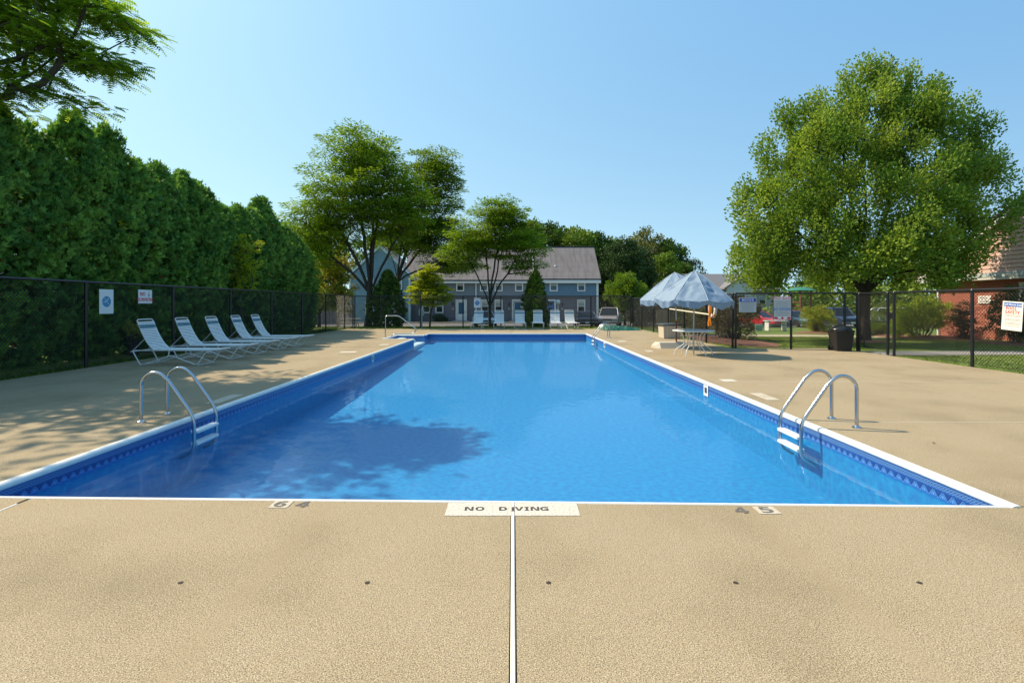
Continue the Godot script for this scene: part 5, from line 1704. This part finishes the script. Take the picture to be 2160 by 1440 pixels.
func umbrellas() -> void:
	var silver := mat(0.50, 0.52, 0.53, 0.35, 0.6)
	umbrella("faded blue umbrella standing through the round white table", Vector3(5.33, 0, -15.1), 2.47, 1.16, 0.82, 11, Basis(Vector3(0, 0, 1), -0.03) * Basis(Vector3.RIGHT, 0.05), silver, silver, 0.0)
	umbrella("faded blue umbrella on a rusty red pole in the concrete block", Vector3(5.62, 0, -17.6), 2.58, 1.25, 0.86, 12, Basis(Vector3(0, 0, 1), 0.06), silver, mat(0.22, 0.05, 0.025, 0.6), 0.15)
	var t := thing("patio_table", "round white patio table with bent tube legs under the umbrella", "table", Vector3(5.33, 0, -15.1))
	var white := mat(0.66, 0.66, 0.64, 0.4)
	var top := Shape.new()
	top.lathe([Vector2(0.045, 0.715), Vector2(0.56, 0.71), Vector2(0.595, 0.70), Vector2(0.60, 0.715), Vector2(0.595, 0.732), Vector2(0.56, 0.738), Vector2(0.045, 0.734), Vector2(0.045, 0.715)], 40)
	part("tabletop", top.mesh(), noisy(Color(0.50, 0.54, 0.58), Color(0.66, 0.68, 0.69), 0.5, 0.03, 0.4, 131), t)
	for k in 6:
		var a := TAU * k / 6 + 0.2
		var o := Vector3(cos(a), 0, sin(a))
		var l := Shape.new()
		l.tube(rounded([o * 0.44 + Vector3(0, 0.70, 0), o * 0.30 + Vector3(0, 0.62, 0), o * 0.24 + Vector3(0, 0.33, 0), o * 0.50 + Vector3(0, 0.17, 0), o * 0.54 + Vector3(0, 0.0, 0)], 0.09, 4), 0.014, 8)
		part("leg", l.mesh(), white, t)
	var ring := Shape.new()
	ring.tube(arc(Vector3(0, 0.33, 0), Vector3.RIGHT, Vector3.BACK, 0.24, 0, TAU, 24), 0.010, 6)
	part("leg_ring", ring.mesh(), white, t)
	var b := thing("concrete_block", "chamfered pale concrete block holding the second umbrella pole", "concrete block", Vector3(5.40, 0, -17.6), 0.08)
	var sh := Shape.new()
	var rings := []
	for s in [-0.58, -0.44, 0.44, 0.58]:
		var k := 0.0 if absf(s) < 0.5 else 0.06
		rings.append([Vector3(s, 0, 0.32 - k), Vector3(s, 0, -0.32 + k), Vector3(s, 0.19 - k * 1.6, -0.22 + k), Vector3(s, 0.19 - k * 1.6, 0.22 - k)])
	sh.loft(rings)
	part("block", sh.mesh(), noisy(Color(0.42, 0.38, 0.31), Color(0.55, 0.51, 0.43), 0.5, 0.03, 0.9, 132), b)

# ---------------------------------------------------------------- signs
func board(root: Node3D, called: String, w: float, h: float, m: Material, at := Vector3.ZERO) -> MeshInstance3D:
	return part(called, one_box(Vector3(w, h, 0.008), 0.002), m, root, at)

func bars(root: Node3D, rows: int, w: float, top: float, gap: float, m: Material, sd: int, x := 0.0, z := 0.006) -> void:     # lines of small print
	var r := RandomNumberGenerator.new()
	r.seed = sd
	var sh := Shape.new()
	for i in rows:
		var l := w * r.randf_range(0.7, 1.0)
		var at := -l / 2
		while at < l / 2 - 0.01:
			var k := r.randf_range(0.012, 0.05)
			sh.box(Vector3(x + at + k / 2, top - i * gap, z), Vector3(k, gap * 0.36, 0.001))
			at += k + 0.010
	part("small_print", sh.mesh(), m, root).set_meta("kind", "stuff")

func disc(r: float, m := 24) -> ArrayMesh:
	var sh := Shape.new()
	sh.lathe([Vector2(r, 0.0), Vector2(r, 0.002), Vector2(0.0, 0.0022)], m, Vector3.ZERO, Basis(Vector3.RIGHT, PI / 2))
	return sh.mesh()

func emblem(root: Node3D, r: float, blue: Material, white: Material) -> void:
	var d := part("emblem", disc(r), blue, root, Vector3(0, 0, 0.005))
	var sh := Shape.new()
	for a in [0.95, 2.3, 3.3, 5.5]:
		var o := Vector3(cos(a), sin(a), 0)
		sh.tube([o * r * 0.1 + Vector3(0, 0, 0.002), o * r * 0.98 + Vector3(0, 0, 0.002)], [r * 0.08, r * 0.035], 4)
	part("emblem_stroke", sh.mesh(), white, d)

func signs() -> void:
	var white := mat(0.66, 0.70, 0.72, 0.35)
	var red := mat(0.50, 0.03, 0.03, 0.4)
	var blue := mat(0.02, 0.05, 0.32, 0.35)
	var cyan := mat(0.02, 0.24, 0.44, 0.35)
	var ink := mat(0.16, 0.17, 0.18, 0.5)
	var left := PI / 2
	var t := thing("sign", "tall white sign with round blue emblem on the fence by the hedge", "sign", Vector3(-10.03, 1.56, -12.62), left)
	board(t, "board", 0.44, 0.60, white)
	emblem(t, 0.135, cyan, white)
	t = thing("sign", "small white sign reading NO RUNNING in red on the fence", "sign", Vector3(-10.03, 1.70, -13.95), left)
	board(t, "board", 0.52, 0.37, white)
	lettering(t, "lettering", "NO", 0.10, red, Vector3(-0.10, 0.07, 0.005))
	lettering(t, "lettering", "RUNNING", 0.095, red, Vector3(0.0, -0.08, 0.005))
	var fig := Shape.new()
	fig.box(Vector3(0.13, 0.075, 0.006), Vector3(0.025, 0.07, 0.002), 0.0, Basis(Vector3.BACK, -0.3))
	fig.box(Vector3(0.118, 0.025, 0.006), Vector3(0.02, 0.07, 0.002), 0.0, Basis(Vector3.BACK, 0.5))
	fig.box(Vector3(0.155, 0.03, 0.006), Vector3(0.02, 0.07, 0.002), 0.0, Basis(Vector3.BACK, -0.6))
	fig.box(Vector3(0.145, 0.125, 0.006), Vector3(0.026, 0.03, 0.002))
	part("running_figure", fig.mesh(), mat(0.22, 0.28, 0.30, 0.5), t)
	t = thing("sign", "white sign with round blue emblem on the far fence above a lounger", "sign", Vector3(-2.25, 1.57, -32.30))
	board(t, "board", 0.42, 0.62, white)
	emblem(t, 0.145, mat(0.04, 0.16, 0.42, 0.4), white)
	lettering(t, "lettering", "POOL RULES", 0.05, red, Vector3(0, 0.25, 0.005))
	# the two on the front fence
	var grey := mat(0.42, 0.46, 0.48, 0.4)
	t = thing("sign", "grey sign with dark blue NOTICE header on the front fence", "sign", Vector3(7.93, 1.47, -17.28), -0.18)
	board(t, "board", 0.55, 0.50, grey)
	board(t, "header", 0.52, 0.125, blue, Vector3(0, 0.165, 0.003))
	lettering(t, "lettering", "NOTICE", 0.075, mat(0.75, 0.76, 0.8), Vector3(0, 0.165, 0.008))
	bars(t, 7, 0.46, 0.065, 0.043, mat(0.27, 0.29, 0.30), 5)
	t = thing("sign", "white and red pool rules sign reading NO DIVING in blue", "sign", Vector3(9.0, 1.36, -17.09), -0.18)
	board(t, "board", 0.57, 0.78, red)
	board(t, "panel", 0.53, 0.56, grey, Vector3(0, 0.0, 0.003))
	board(t, "panel", 0.53, 0.11, white, Vector3(0, 0.32, 0.0025))
	board(t, "panel", 0.53, 0.09, white, Vector3(0, -0.325, 0.0025))
	lettering(t, "lettering", "POOL RULES", 0.07, red, Vector3(0, 0.32, 0.007))
	lettering(t, "lettering", "NO DIVING", 0.085, mat(0.03, 0.16, 0.45), Vector3(0, -0.03, 0.008))
	bars(t, 5, 0.44, 0.22, 0.042, mat(0.25, 0.30, 0.30), 6, 0.0, 0.008)
	bars(t, 4, 0.44, -0.12, 0.042, mat(0.25, 0.30, 0.30), 7, 0.0, 0.008)
	for x in [-0.2, 0.0, 0.2]:
		part("red_oval", disc(0.045, 16), red, t, Vector3(x, -0.325, 0.007), Basis.from_scale(Vector3(1.4 if x != 0.0 else 0.9, 0.8, 1)))
	# the tilted one on the gate side
	t = thing("sign", "tilted white POOL SAFETY sign with blue header on the gate-side fence", "sign", Vector3(11.03, 1.235, -11.3), -PI / 2)
	t.rotation.z = -0.07
	board(t, "board", 0.47, 0.64, mat(0.72, 0.70, 0.64, 0.4))
	board(t, "header", 0.41, 0.085, mat(0.02, 0.10, 0.38, 0.35), Vector3(0, 0.25, 0.003))
	lettering(t, "lettering", "Staff Phone Desk", 0.04, mat(0.75, 0.76, 0.8), Vector3(0, 0.25, 0.008))
	lettering(t, "lettering", "POOL", 0.07, red, Vector3(-0.03, 0.165, 0.005))
	lettering(t, "lettering", "SAFETY", 0.07, red, Vector3(0.0, 0.08, 0.005))
	for k in [[0.02, 2], [-0.07, 2], [-0.15, 2], [-0.22, 1]]:
		bars(t, k[1], 0.36, k[0], 0.028, ink, 8 + k[1])

# ---------------------------------------------------------------- vehicles
func ring8(x0: float, w: float, y0: float, y1: float, top_in: float, ch: float) -> Array:
	var h := w / 2
	return [Vector3(x0, y0, h - ch * 0.6), Vector3(x0, y0, -h + ch * 0.6), Vector3(x0, y0 + ch, -h), Vector3(x0, y1 - ch, -h + top_in * 0.3), Vector3(x0, y1, -h + top_in + ch), Vector3(x0, y1, h - top_in - ch), Vector3(x0, y1 - ch, h - top_in * 0.3), Vector3(x0, y0 + ch, h)]

func car(label: String, category: String, at: Vector3, turn: float, paint: Material, kind: String) -> Node3D:
	# x points forward
	var t := thing("parked_car", label, category, at, turn, "parked cars")
	var glass: StandardMaterial3D = mat(0.018, 0.026, 0.034, 0.061)
	glass.metallic_specular = 0.28
	var dark := mat(0.015, 0.015, 0.017, 0.6)
	var tall := kind != "sedan"
	var w := 1.80
	var L := 4.5
	var belt := 1.02 if tall else 0.86
	var roof := 1.72 if tall else 1.40
	var sh := Shape.new()
	var st := []
	if tall:
		st = [[-2.22, 0.40, 0.98, 0.06], [-2.10, 0.32, belt, 0.05], [0.85, 0.30, belt, 0.05], [1.6, 0.30, 0.98, 0.06], [2.12, 0.32, 0.88, 0.1], [2.25, 0.42, 0.76, 0.14]]
	else:
		st = [[-2.25, 0.42, 0.76, 0.10], [-2.1, 0.30, 0.86, 0.08], [-1.5, 0.26, 0.88, 0.06], [0.9, 0.26, belt, 0.06], [1.6, 0.26, 0.80, 0.08], [2.1, 0.30, 0.68, 0.12], [2.25, 0.40, 0.58, 0.16]]
	var rings := []
	for s in st: rings.append(ring8(s[0], w, s[1], s[2], s[3], 0.07))
	sh.loft(rings)
	part("body", sh.mesh(), paint, t)
	# cabin: glass core, painted roof and pillars
	var cab := [[-2.05, -1.55, 0.95, 0.30]] if tall else [[-1.75, -0.95, 1.0, 0.15]]
	var b0: float = cab[0][0]
	var r0: float = cab[0][1]
	var b1: float = cab[0][2]
	var r1: float = cab[0][3]
	if kind == "pickup": b0 = -0.75; r0 = -0.6
	var hb := w / 2 - 0.07
	var hr := w / 2 - 0.22
	var y0 := belt - 0.02
	sh = Shape.new()
	var B := [Vector3(b0, y0, hb), Vector3(b1, y0, hb), Vector3(b1, y0, -hb), Vector3(b0, y0, -hb)]
	var R := [Vector3(r0, roof - 0.06, hr), Vector3(r1, roof - 0.06, hr), Vector3(r1, roof - 0.06, -hr), Vector3(r0, roof - 0.06, -hr)]
	for i in 4:
		var j := (i + 1) % 4
		sh.quad(B[i], B[j], R[j], R[i])
	part("windows", sh.mesh(), glass, t)
	sh = Shape.new()
	rings = []
	for s in [[0.0, 0.0], [0.035, -0.02], [0.07, -0.10]]:
		var g: float = s[1]
		rings.append([Vector3(r0 - g, roof - 0.07 + s[0], hr + g + 0.01), Vector3(r1 + g, roof - 0.07 + s[0], hr + g + 0.01), Vector3(r1 + g, roof - 0.07 + s[0], -hr - g - 0.01), Vector3(r0 - g, roof - 0.07 + s[0], -hr - g - 0.01)])
	sh.loft(rings)
	for i in 4:
		sh.tube([B[i], R[i]], 0.045, 6)
	for s in [-1.0, 1.0]:
		var u := 0.48
		sh.tube([B[0].lerp(B[1], u) * Vector3(1, 1, s), R[0].lerp(R[1], u) * Vector3(1, 1, s)], 0.035, 6)
	part("roof", sh.mesh(), paint, t)
	if kind == "pickup":
		part("bed", one_box(Vector3(1.35, 0.02, 1.5)), dark, t, Vector3(-1.45, belt + 0.012, 0))
	# wheels
	for x in [-1.38, 1.42]:
		for s in [-1.0, 1.0]:
			var ty := Shape.new()
			var rr := 0.36 if tall else 0.31
			var bs := Basis(Vector3.RIGHT, PI / 2 * s)
			ty.lathe([Vector2(rr * 0.62, -0.10), Vector2(rr * 0.95, -0.10), Vector2(rr, -0.06), Vector2(rr, 0.06), Vector2(rr * 0.95, 0.10), Vector2(rr * 0.62, 0.10)], 20, Vector3.ZERO, bs)
			var wh := part("wheel", ty.mesh(), mat(0.012, 0.012, 0.012, 0.85), t, Vector3(x, rr, (w / 2 - 0.09) * s))
			var rim := Shape.new()
			rim.lathe([Vector2(rr * 0.63, 0.07), Vector2(rr * 0.55, 0.085), Vector2(rr * 0.15, 0.06), Vector2(0, 0.075)], 14, Vector3.ZERO, bs)
			part("rim", rim.mesh(), mat(0.45, 0.45, 0.46, 0.3, 0.8), wh)
			var arch := Shape.new()
			arch.lathe([Vector2(rr * 1.2, 0.0), Vector2(rr * 1.2, 0.012), Vector2(0.0, 0.012)], 20, Vector3.ZERO, bs)
			part("wheel_arch", arch.mesh(), dark, t, Vector3(x, rr + 0.02, (w / 2 - 0.006) * s))
	# lights, grille, bumpers, mirrors
	var fy := 0.72 if tall else 0.60
	for s in [-1.0, 1.0]:
		part("headlight", one_box(Vector3(0.12, 0.15, 0.34), 0.03), mat(0.55, 0.58, 0.6, 0.1), t, Vector3(2.17, fy, 0.62 * s))
		part("tail_light", one_box(Vector3(0.08, 0.2, 0.34), 0.03), mat(0.30, 0.01, 0.012, 0.15), t, Vector3(-2.19, fy + 0.1, 0.62 * s))
		part("mirror", one_box(Vector3(0.1, 0.14, 0.18), 0.03), paint, t, Vector3(0.62, belt + 0.1, 0.95 * s))
		for x in [-0.55, 0.35]:
			part("door_handle", one_box(Vector3(0.14, 0.03, 0.03), 0.008), dark, t, Vector3(x, belt - 0.15, (w / 2 - 0.005) * s))
	part("grille", one_box(Vector3(0.06, 0.14 if tall else 0.1, 0.8), 0.02), dark, t, Vector3(2.225, fy - 0.02, 0))
	part("bumper", one_box(Vector3(0.18, 0.2, w - 0.1), 0.06), mat(0.10, 0.10, 0.11, 0.5) if tall else paint, t, Vector3(2.24, 0.42, 0))
	part("bumper", one_box(Vector3(0.16, 0.2, w - 0.1), 0.06), mat(0.10, 0.10, 0.11, 0.5) if tall else paint, t, Vector3(-2.24, 0.46, 0))
	for x in [2.335, -2.325]:
		part("number_plate", one_box(Vector3(0.012, 0.14, 0.32), 0.003), mat(0.6, 0.6, 0.58, 0.5), t, Vector3(x, 0.46, 0))
	return t

func paint(r: float, g: float, b: float, metal := 0.2) -> StandardMaterial3D:
	var m: StandardMaterial3D = mat(r, g, b, 0.35, metal).duplicate()
	m.clearcoat_enabled = true
	m.clearcoat = 0.8
	m.clearcoat_roughness = 0.08
	return m

func cars() -> void:
	var y := -0.52
	car("pale blue sedan seen between the far loungers below the emblem sign", "car", Vector3(-2.55, y, -45.5), -PI / 2 + 0.15, paint(0.20, 0.36, 0.48), "sedan")
	car("dark maroon sedan seen from behind, beside the last far lounger", "car", Vector3(6.35, y, -45.2), PI / 2 - 0.05, paint(0.035, 0.025, 0.045), "sedan")
	car("silver beige sport utility car facing the pool beside the dark sedan", "car", Vector3(8.75, y, -46.2), -PI / 2 - 0.28, paint(0.33, 0.29, 0.29), "suv")
	car("bright red car parked beyond the shrubs by the NOTICE sign", "car", Vector3(21.8, y, -45.5), -PI / 2 + 0.5, paint(0.55, 0.02, 0.03), "sedan")
	car("dark teal sedan parked behind the rules sign", "car", Vector3(24.9, y, -45.5), -PI / 2 + 0.2, paint(0.03, 0.09, 0.13), "sedan")
	car("dark blue sport utility car parked behind the yellow-green shrub", "car", Vector3(28.3, y, -44.5), -PI / 2 - 0.1, paint(0.018, 0.035, 0.09), "suv")
	car("white wagon parked behind the trunk of the shade tree", "car", Vector3(32.2, y, -44.8), PI - 0.25, paint(0.66, 0.64, 0.62), "suv")

# ---------------------------------------------------------------- small things
func small_things() -> void:
	# leaf litter blown over the deck
	var lit := Leaves.new()
	for i in 260:
		var x := rnd(-9.9, 7.3)
		var z := -rnd(4.2, 30.5)
		if i < 150: x = -10.0 + pow(rng.randf(), 2.0) * 5.0
		if x > PL - 0.2 and x < PR + 0.2 and z > PF - 0.3: x = rnd(PR + 0.3, 7.3)
		if x < PL and x > RX - 0.2 and z < R0 + 0.2 and z > R1 - 0.2: continue
		var a := rng.randf() * TAU
		var l := rnd(0.012, 0.04)
		var dd := Vector3(cos(a), 0.12, sin(a)).normalized()
		lit.leaf(Vector3(x, 0.004, z), dd, dd.cross(Vector3.UP).normalized(), l, l * 0.35, tone(Color(0.05, 0.035, 0.02), Color(0.16, 0.11, 0.05)))
	var lt := part("leaf_litter", lit.mesh(), leafy(0.2), self)
	tag(lt, "small brown bits of leaf litter blown over the concrete deck", "leaf litter")
	lt.set_meta("kind", "stuff")
	# storage bin
	var t := thing("storage_bin", "beige ribbed bin with dark lid against the side fence", "storage bin", Vector3(6.85, 0, -22.4), 0.05)
	var sh := Shape.new()
	var rings := []
	for s in [[0.0, 0.34, 0.30], [0.03, 0.355, 0.32], [0.56, 0.385, 0.35]]:
		rings.append([Vector3(-s[1], s[0], -s[2]), Vector3(-s[1], s[0], s[2]), Vector3(s[1], s[0], s[2]), Vector3(s[1], s[0], -s[2])])
	sh.loft(rings)
	part("body", sh.mesh(), mat(0.50, 0.44, 0.35, 0.6), t)
	for i in 5:
		part("rib", one_box(Vector3(0.03, 0.5, 0.02), 0.006), mat(0.46, 0.40, 0.32, 0.6), t, Vector3(-0.3 + i * 0.15, 0.30, 0.345), Basis(Vector3.RIGHT, 0.055))
	sh = Shape.new()
	sh.lathe([Vector2(0.62, 0.0), Vector2(0.64, 0.03), Vector2(0.60, 0.07), Vector2(0.0, 0.10)], 4, Vector3.ZERO, Basis(Vector3.UP, PI / 4))
	var lid := part("lid", sh.mesh(), mat(0.03, 0.045, 0.045, 0.5), t, Vector3(0, 0.575, 0))
	lid.scale = Vector3(1.0, 1.0, 0.85)
	# life ring, rope and reaching pole on the side fence
	t = thing("life_ring", "white life ring hanging on the side fence", "life ring", Vector3(7.46, 1.30, -19.1), -PI / 2)
	sh = Shape.new()
	sh.tube(arc(Vector3.ZERO, Vector3.RIGHT, Vector3.UP, 0.27, 0, TAU, 28), 0.062, 12, false)
	part("ring", sh.mesh(), mat(0.72, 0.68, 0.62, 0.6), t)
	sh = Shape.new()
	for k in 4:
		var a := PI / 4 + PI / 2 * k
		var c := Vector3(cos(a), sin(a), 0) * 0.27
		var d := Vector3(-sin(a), cos(a), 0)
		sh.tube([c - d * 0.03, c + d * 0.03], 0.066, 12)
	part("band", sh.mesh(), mat(0.65, 0.20, 0.02, 0.6), t)
	t = thing("rope_hank", "orange throw rope hanging in a bundle over the life ring", "rope", Vector3(7.36, 1.3, -19.05), -PI / 2)
	for k in 7:
		sh = Shape.new()
		var o := Vector3((k - 3) * 0.024, 0, 0.02 * (k % 3))
		sh.tube(rounded([o + Vector3(0, 0.22, 0), o + Vector3(0.015, -0.1, 0.02), o * 0.4 + Vector3(0, -0.3, 0.03), o * 1.7 + Vector3(0, -0.56 - 0.03 * (k % 2), 0.02), o * 0.6 + Vector3(0.03, -0.62, 0.04)], 0.1, 4), 0.017, 7)
		part("strand", sh.mesh(), mat(0.72, 0.24, 0.012, 0.8), t)
	t = thing("reaching_pole", "long cream rescue pole hung slantwise along the side fence", "pole", Vector3(7.42, 0, 0))
	sh = Shape.new()
	sh.tube([Vector3(0, 1.27, -24.2), Vector3(0, 1.10, -19.2)], 0.026, 8)
	part("pole", sh.mesh(), mat(0.72, 0.66, 0.50, 0.45), t)
	# wheelie bin by the gate
	t = thing("trash_bin", "black wheeled trash bin with a bag bulging at its top, in the fence corner", "trash bin", Vector3(10.55, -0.02, -16.45), -0.1)
	sh = Shape.new()
	rings = []
	for s in [[0.0, 0.21, 0.20], [0.1, 0.22, 0.21], [0.62, 0.27, 0.26], [0.65, 0.29, 0.28], [0.68, 0.28, 0.27]]:
		rings.append([Vector3(-s[1], s[0], -s[2]), Vector3(-s[1], s[0], s[2]), Vector3(s[1], s[0], s[2]), Vector3(s[1], s[0], -s[2])])
	sh.loft(rings)
	var black := mat(0.016, 0.016, 0.018, 0.45)
	part("body", sh.mesh(), black, t)
	sh = Shape.new()
	var f := FastNoiseLite.new()
	f.frequency = 5.0
	var bag := []
	for i in 7:
		var u := i / 6.0
		var ring := []
		for j in 14:
			var a := -TAU * j / 14
			var rr := (0.29 + 0.05 * sin(u * PI)) * (1.0 - 0.55 * u * u) + 0.06 * f.get_noise_3d(cos(a), u * 2.0, sin(a))
			ring.append(Vector3(cos(a) * rr, 0.64 + u * 0.2 + 0.03 * f.get_noise_2d(a, u * 3.0), sin(a) * rr))
		bag.append(ring)
	sh.loft(bag, true)
	part("bag", sh.mesh(), mat(0.012, 0.012, 0.014, 0.25), t)
	part("handle", one_box(Vector3(0.5, 0.04, 0.05), 0.015), black, t, Vector3(0, 0.66, -0.31))
	for s in [-1.0, 1.0]:
		sh = Shape.new()
		sh.lathe([Vector2(0.09, -0.025), Vector2(0.1, 0.0), Vector2(0.09, 0.025), Vector2(0.0, 0.03)], 14, Vector3.ZERO, Basis(Vector3.BACK, PI / 2 * s))
		part("wheel", sh.mesh(), black, t, Vector3(0.25 * s, 0.1, -0.17))
	# folded green cover
	t = thing("pool_cover", "crumpled dark green folded pool cover lying by the far corner", "pool cover", Vector3(6.25, 0, -29.6), 0.1)
	sh = Shape.new()
	f.frequency = 1.3
	var nx := 40
	var nz := 22
	var top := func(i: int, j: int) -> Vector3:
		var x := lerpf(-1.15, 1.0, float(i) / nx)
		var z := lerpf(-0.8, 0.75, float(j) / nz)
		var e := minf(minf(i, nx - i) / 3.0, minf(j, nz - j) / 3.0)
		var n := absf(f.get_noise_2d(x * 2.0, z * 3.0)) * 0.34 + absf(f.get_noise_2d(x * 6.0 + 5.0, z * 5.0)) * 0.10 + 0.10
		var slope := lerpf(1.25, 0.4, float(i) / nx)
		return Vector3(x + 0.08 * f.get_noise_2d(z * 5.0, 3.0), 0.004 + n * minf(1.0, e) * slope, z + 0.08 * f.get_noise_2d(x * 5.0, 8.0))
	for i in nx:
		for j in nz:
			sh.quad(top.call(i, j), top.call(i, j + 1), top.call(i + 1, j + 1), top.call(i + 1, j))
	sh.soften()
	part("sheet", sh.mesh(), mat(0.008, 0.085, 0.055, 0.4), t)
	# post box on its post outside the fence
	t = thing("service_box", "pale box on a white post just beyond the far fence", "service box", Vector3(-5.85, -0.06, -32.7))
	sh = Shape.new()
	sh.box(Vector3(0, 0.42, 0), Vector3(0.12, 0.86, 0.12), 0.015)
	part("post", sh.mesh(), mat(0.50, 0.58, 0.60, 0.5), t)
	sh = Shape.new()
	rings = []
	for s in [[0.82, 0.13], [0.86, 0.155], [1.2, 0.155], [1.30, 0.09]]:
		rings.append([Vector3(-s[1], s[0], -0.11), Vector3(-s[1], s[0], 0.11), Vector3(s[1], s[0], 0.11), Vector3(s[1], s[0], -0.11)])
	sh.loft(rings)
	part("box", sh.mesh(), mat(0.52, 0.60, 0.60, 0.5), t)
	# globe lamp
	t = thing("globe_lamp", "white globe lamp on a thin post behind the far loungers", "lamp", Vector3(3.25, -0.35, -37.0))
	sh = Shape.new()
	sh.tube([Vector3(0, 0, 0), Vector3(0, 1.82, 0)], 0.045, 10)
	part("post", sh.mesh(), mat(0.6, 0.6, 0.6, 0.5), t)
	sh = Shape.new()
	var pr := []
	for i in 13:
		var a := -PI / 2 + PI * i / 12
		pr.append(Vector2(cos(a) * 0.18, 1.99 + sin(a) * 0.18))
	sh.lathe(pr, 20)
	part("globe", sh.mesh(), mat(0.70, 0.72, 0.74, 0.25), t)
	t = thing("globe_lamp", "white globe lamp half hidden behind the thick locust trunk", "lamp", Vector3(-9.75, -0.45, -37.5))
	sh = Shape.new()
	sh.tube([Vector3(0, 0, 0), Vector3(0, 2.0, 0)], 0.045, 10)
	part("post", sh.mesh(), mat(0.6, 0.6, 0.6, 0.5), t)
	sh = Shape.new()
	sh.lathe(pr, 20)
	part("globe", sh.mesh(), mat(0.70, 0.72, 0.74, 0.25), t, Vector3(0, 0.17, 0))
	# stockade fences
	var plank := one_box(Vector3(0.135, 1.95, 0.025), 0.006)
	var tones := [mat(0.26, 0.21, 0.20, 0.9), mat(0.31, 0.26, 0.245, 0.9), mat(0.22, 0.175, 0.17, 0.9)]
	t = thing("stockade_fence", "weathered pinkish grey board fence beyond the end of the hedge", "fence", Vector3(-22.0, -0.5, -50.0))
	for i in 46:
		part("board", plank, tones[rng.randi() % 3], t, Vector3(i * 0.145, 1.0 + rnd(-0.02, 0.02), 0))
	part("rail", one_box(Vector3(6.6, 0.09, 0.05), 0.01), tones[0], t, Vector3(3.25, 1.5, -0.04))
	part("rail", one_box(Vector3(6.6, 0.09, 0.05), 0.01), tones[0], t, Vector3(3.25, 0.5, -0.04))
	t = thing("board_screen", "tan board screen beside the far umbrellas and bin", "fence", Vector3(8.75, -0.25, -31.0))
	for i in 6:
		part("board", one_box(Vector3(0.135, 1.35, 0.025), 0.006), [mat(0.34, 0.24, 0.16, 0.85), mat(0.38, 0.27, 0.18, 0.85)][i % 2], t, Vector3(i * 0.14, 0.72, 0))
	part("rail", one_box(Vector3(0.84, 0.09, 0.05), 0.01), mat(0.30, 0.21, 0.14, 0.85), t, Vector3(0.35, 1.1, -0.04))
	# picnic table and white bench
	t = thing("picnic_table", "grey weathered picnic table on the grass beyond the hedge", "picnic table", Vector3(-13.4, -0.45, -42.0), 0.1)
	var wd := mat(0.30, 0.30, 0.30, 0.85)
	for i in 5: part("plank", one_box(Vector3(1.8, 0.04, 0.14), 0.006), wd, t, Vector3(0, 0.74, -0.3 + i * 0.15))
	for s in [-1.0, 1.0]:
		part("bench_plank", one_box(Vector3(1.8, 0.04, 0.24), 0.006), wd, t, Vector3(0, 0.44, 0.72 * s))
		part("leg_frame", one_box(Vector3(0.06, 0.09, 1.5), 0.01), wd, t, Vector3(0.65 * s, 0.40, 0))
		for k in [-1.0, 1.0]:
			part("leg", one_box(Vector3(0.05, 0.85, 0.09), 0.01), wd, t, Vector3(0.62 * s, 0.36, 0.36 * k), Basis(Vector3.RIGHT, -0.45 * k))
	t = thing("picnic_table", "white topped picnic table on the lawn before the red and teal cars", "picnic table", Vector3(19.3, -0.45, -37.6), 0.0)
	for i in 4: part("plank", one_box(Vector3(1.5, 0.05, 0.17), 0.006), mat(0.7, 0.7, 0.68, 0.5), t, Vector3(0, 0.72, -0.27 + i * 0.18))
	for s in [-1.0, 1.0]:
		part("leg", one_box(Vector3(0.07, 0.72, 0.6), 0.01), mat(0.65, 0.65, 0.64, 0.5), t, Vector3(0.62 * s, 0.35, 0))
		part("bench_plank", one_box(Vector3(1.5, 0.05, 0.25), 0.006), mat(0.06, 0.08, 0.07, 0.6), t, Vector3(0, 0.43, 0.65 * s))
	t = thing("recycling_crate", "pale green crate on the grass before the red car", "crate", Vector3(17.5, -0.42, -36.5))
	sh = Shape.new()
	rings = []
	for s in [[0.0, 0.22], [0.4, 0.27], [0.43, 0.29], [0.46, 0.28]]:
		rings.append([Vector3(-s[1], s[0], -s[1] * 0.7), Vector3(-s[1], s[0], s[1] * 0.7), Vector3(s[1], s[0], s[1] * 0.7), Vector3(s[1], s[0], -s[1] * 0.7)])
	sh.loft(rings)
	part("body", sh.mesh(), mat(0.30, 0.42, 0.33, 0.6), t)
	# playground tower
	t = thing("playground_tower", "brown wooden playground tower with a green roof far behind the signs", "playground", Vector3(31.2, -0.5, -55.5), 0.3)
	var brown := mat(0.16, 0.065, 0.035, 0.8)
	for x in [-0.7, 0.7]:
		for z in [-0.7, 0.7]:
			part("post", one_box(Vector3(0.14, 3.5, 0.14), 0.015), brown, t, Vector3(x, 1.75, z))
	for y in [1.3, 1.75, 2.2]:
		for s in [-1.0, 1.0]:
			part("rail", one_box(Vector3(1.4, 0.13, 0.05), 0.01), brown, t, Vector3(0, y, 0.76 * s))
			part("rail", one_box(Vector3(0.05, 0.13, 1.4), 0.01), brown, t, Vector3(0.76 * s, y, 0))
	part("platform", one_box(Vector3(1.5, 0.1, 1.5), 0.01), brown, t, Vector3(0, 1.2, 0))
	sh = Shape.new()
	sh.lathe([Vector2(1.5, 3.4), Vector2(1.52, 3.46), Vector2(0.9, 3.75), Vector2(0.0, 3.85)], 4, Vector3.ZERO, Basis(Vector3.UP, PI / 4))
	part("roof", sh.mesh(), mat(0.03, 0.16, 0.10, 0.6), t)
	part("beam", one_box(Vector3(2.6, 0.14, 0.14), 0.015), brown, t, Vector3(-2.0, 1.75, 0))
	for x in [-3.2, -2.2]:
		part("post", one_box(Vector3(0.14, 1.9, 0.14), 0.015), brown, t, Vector3(x, 0.9, 0))
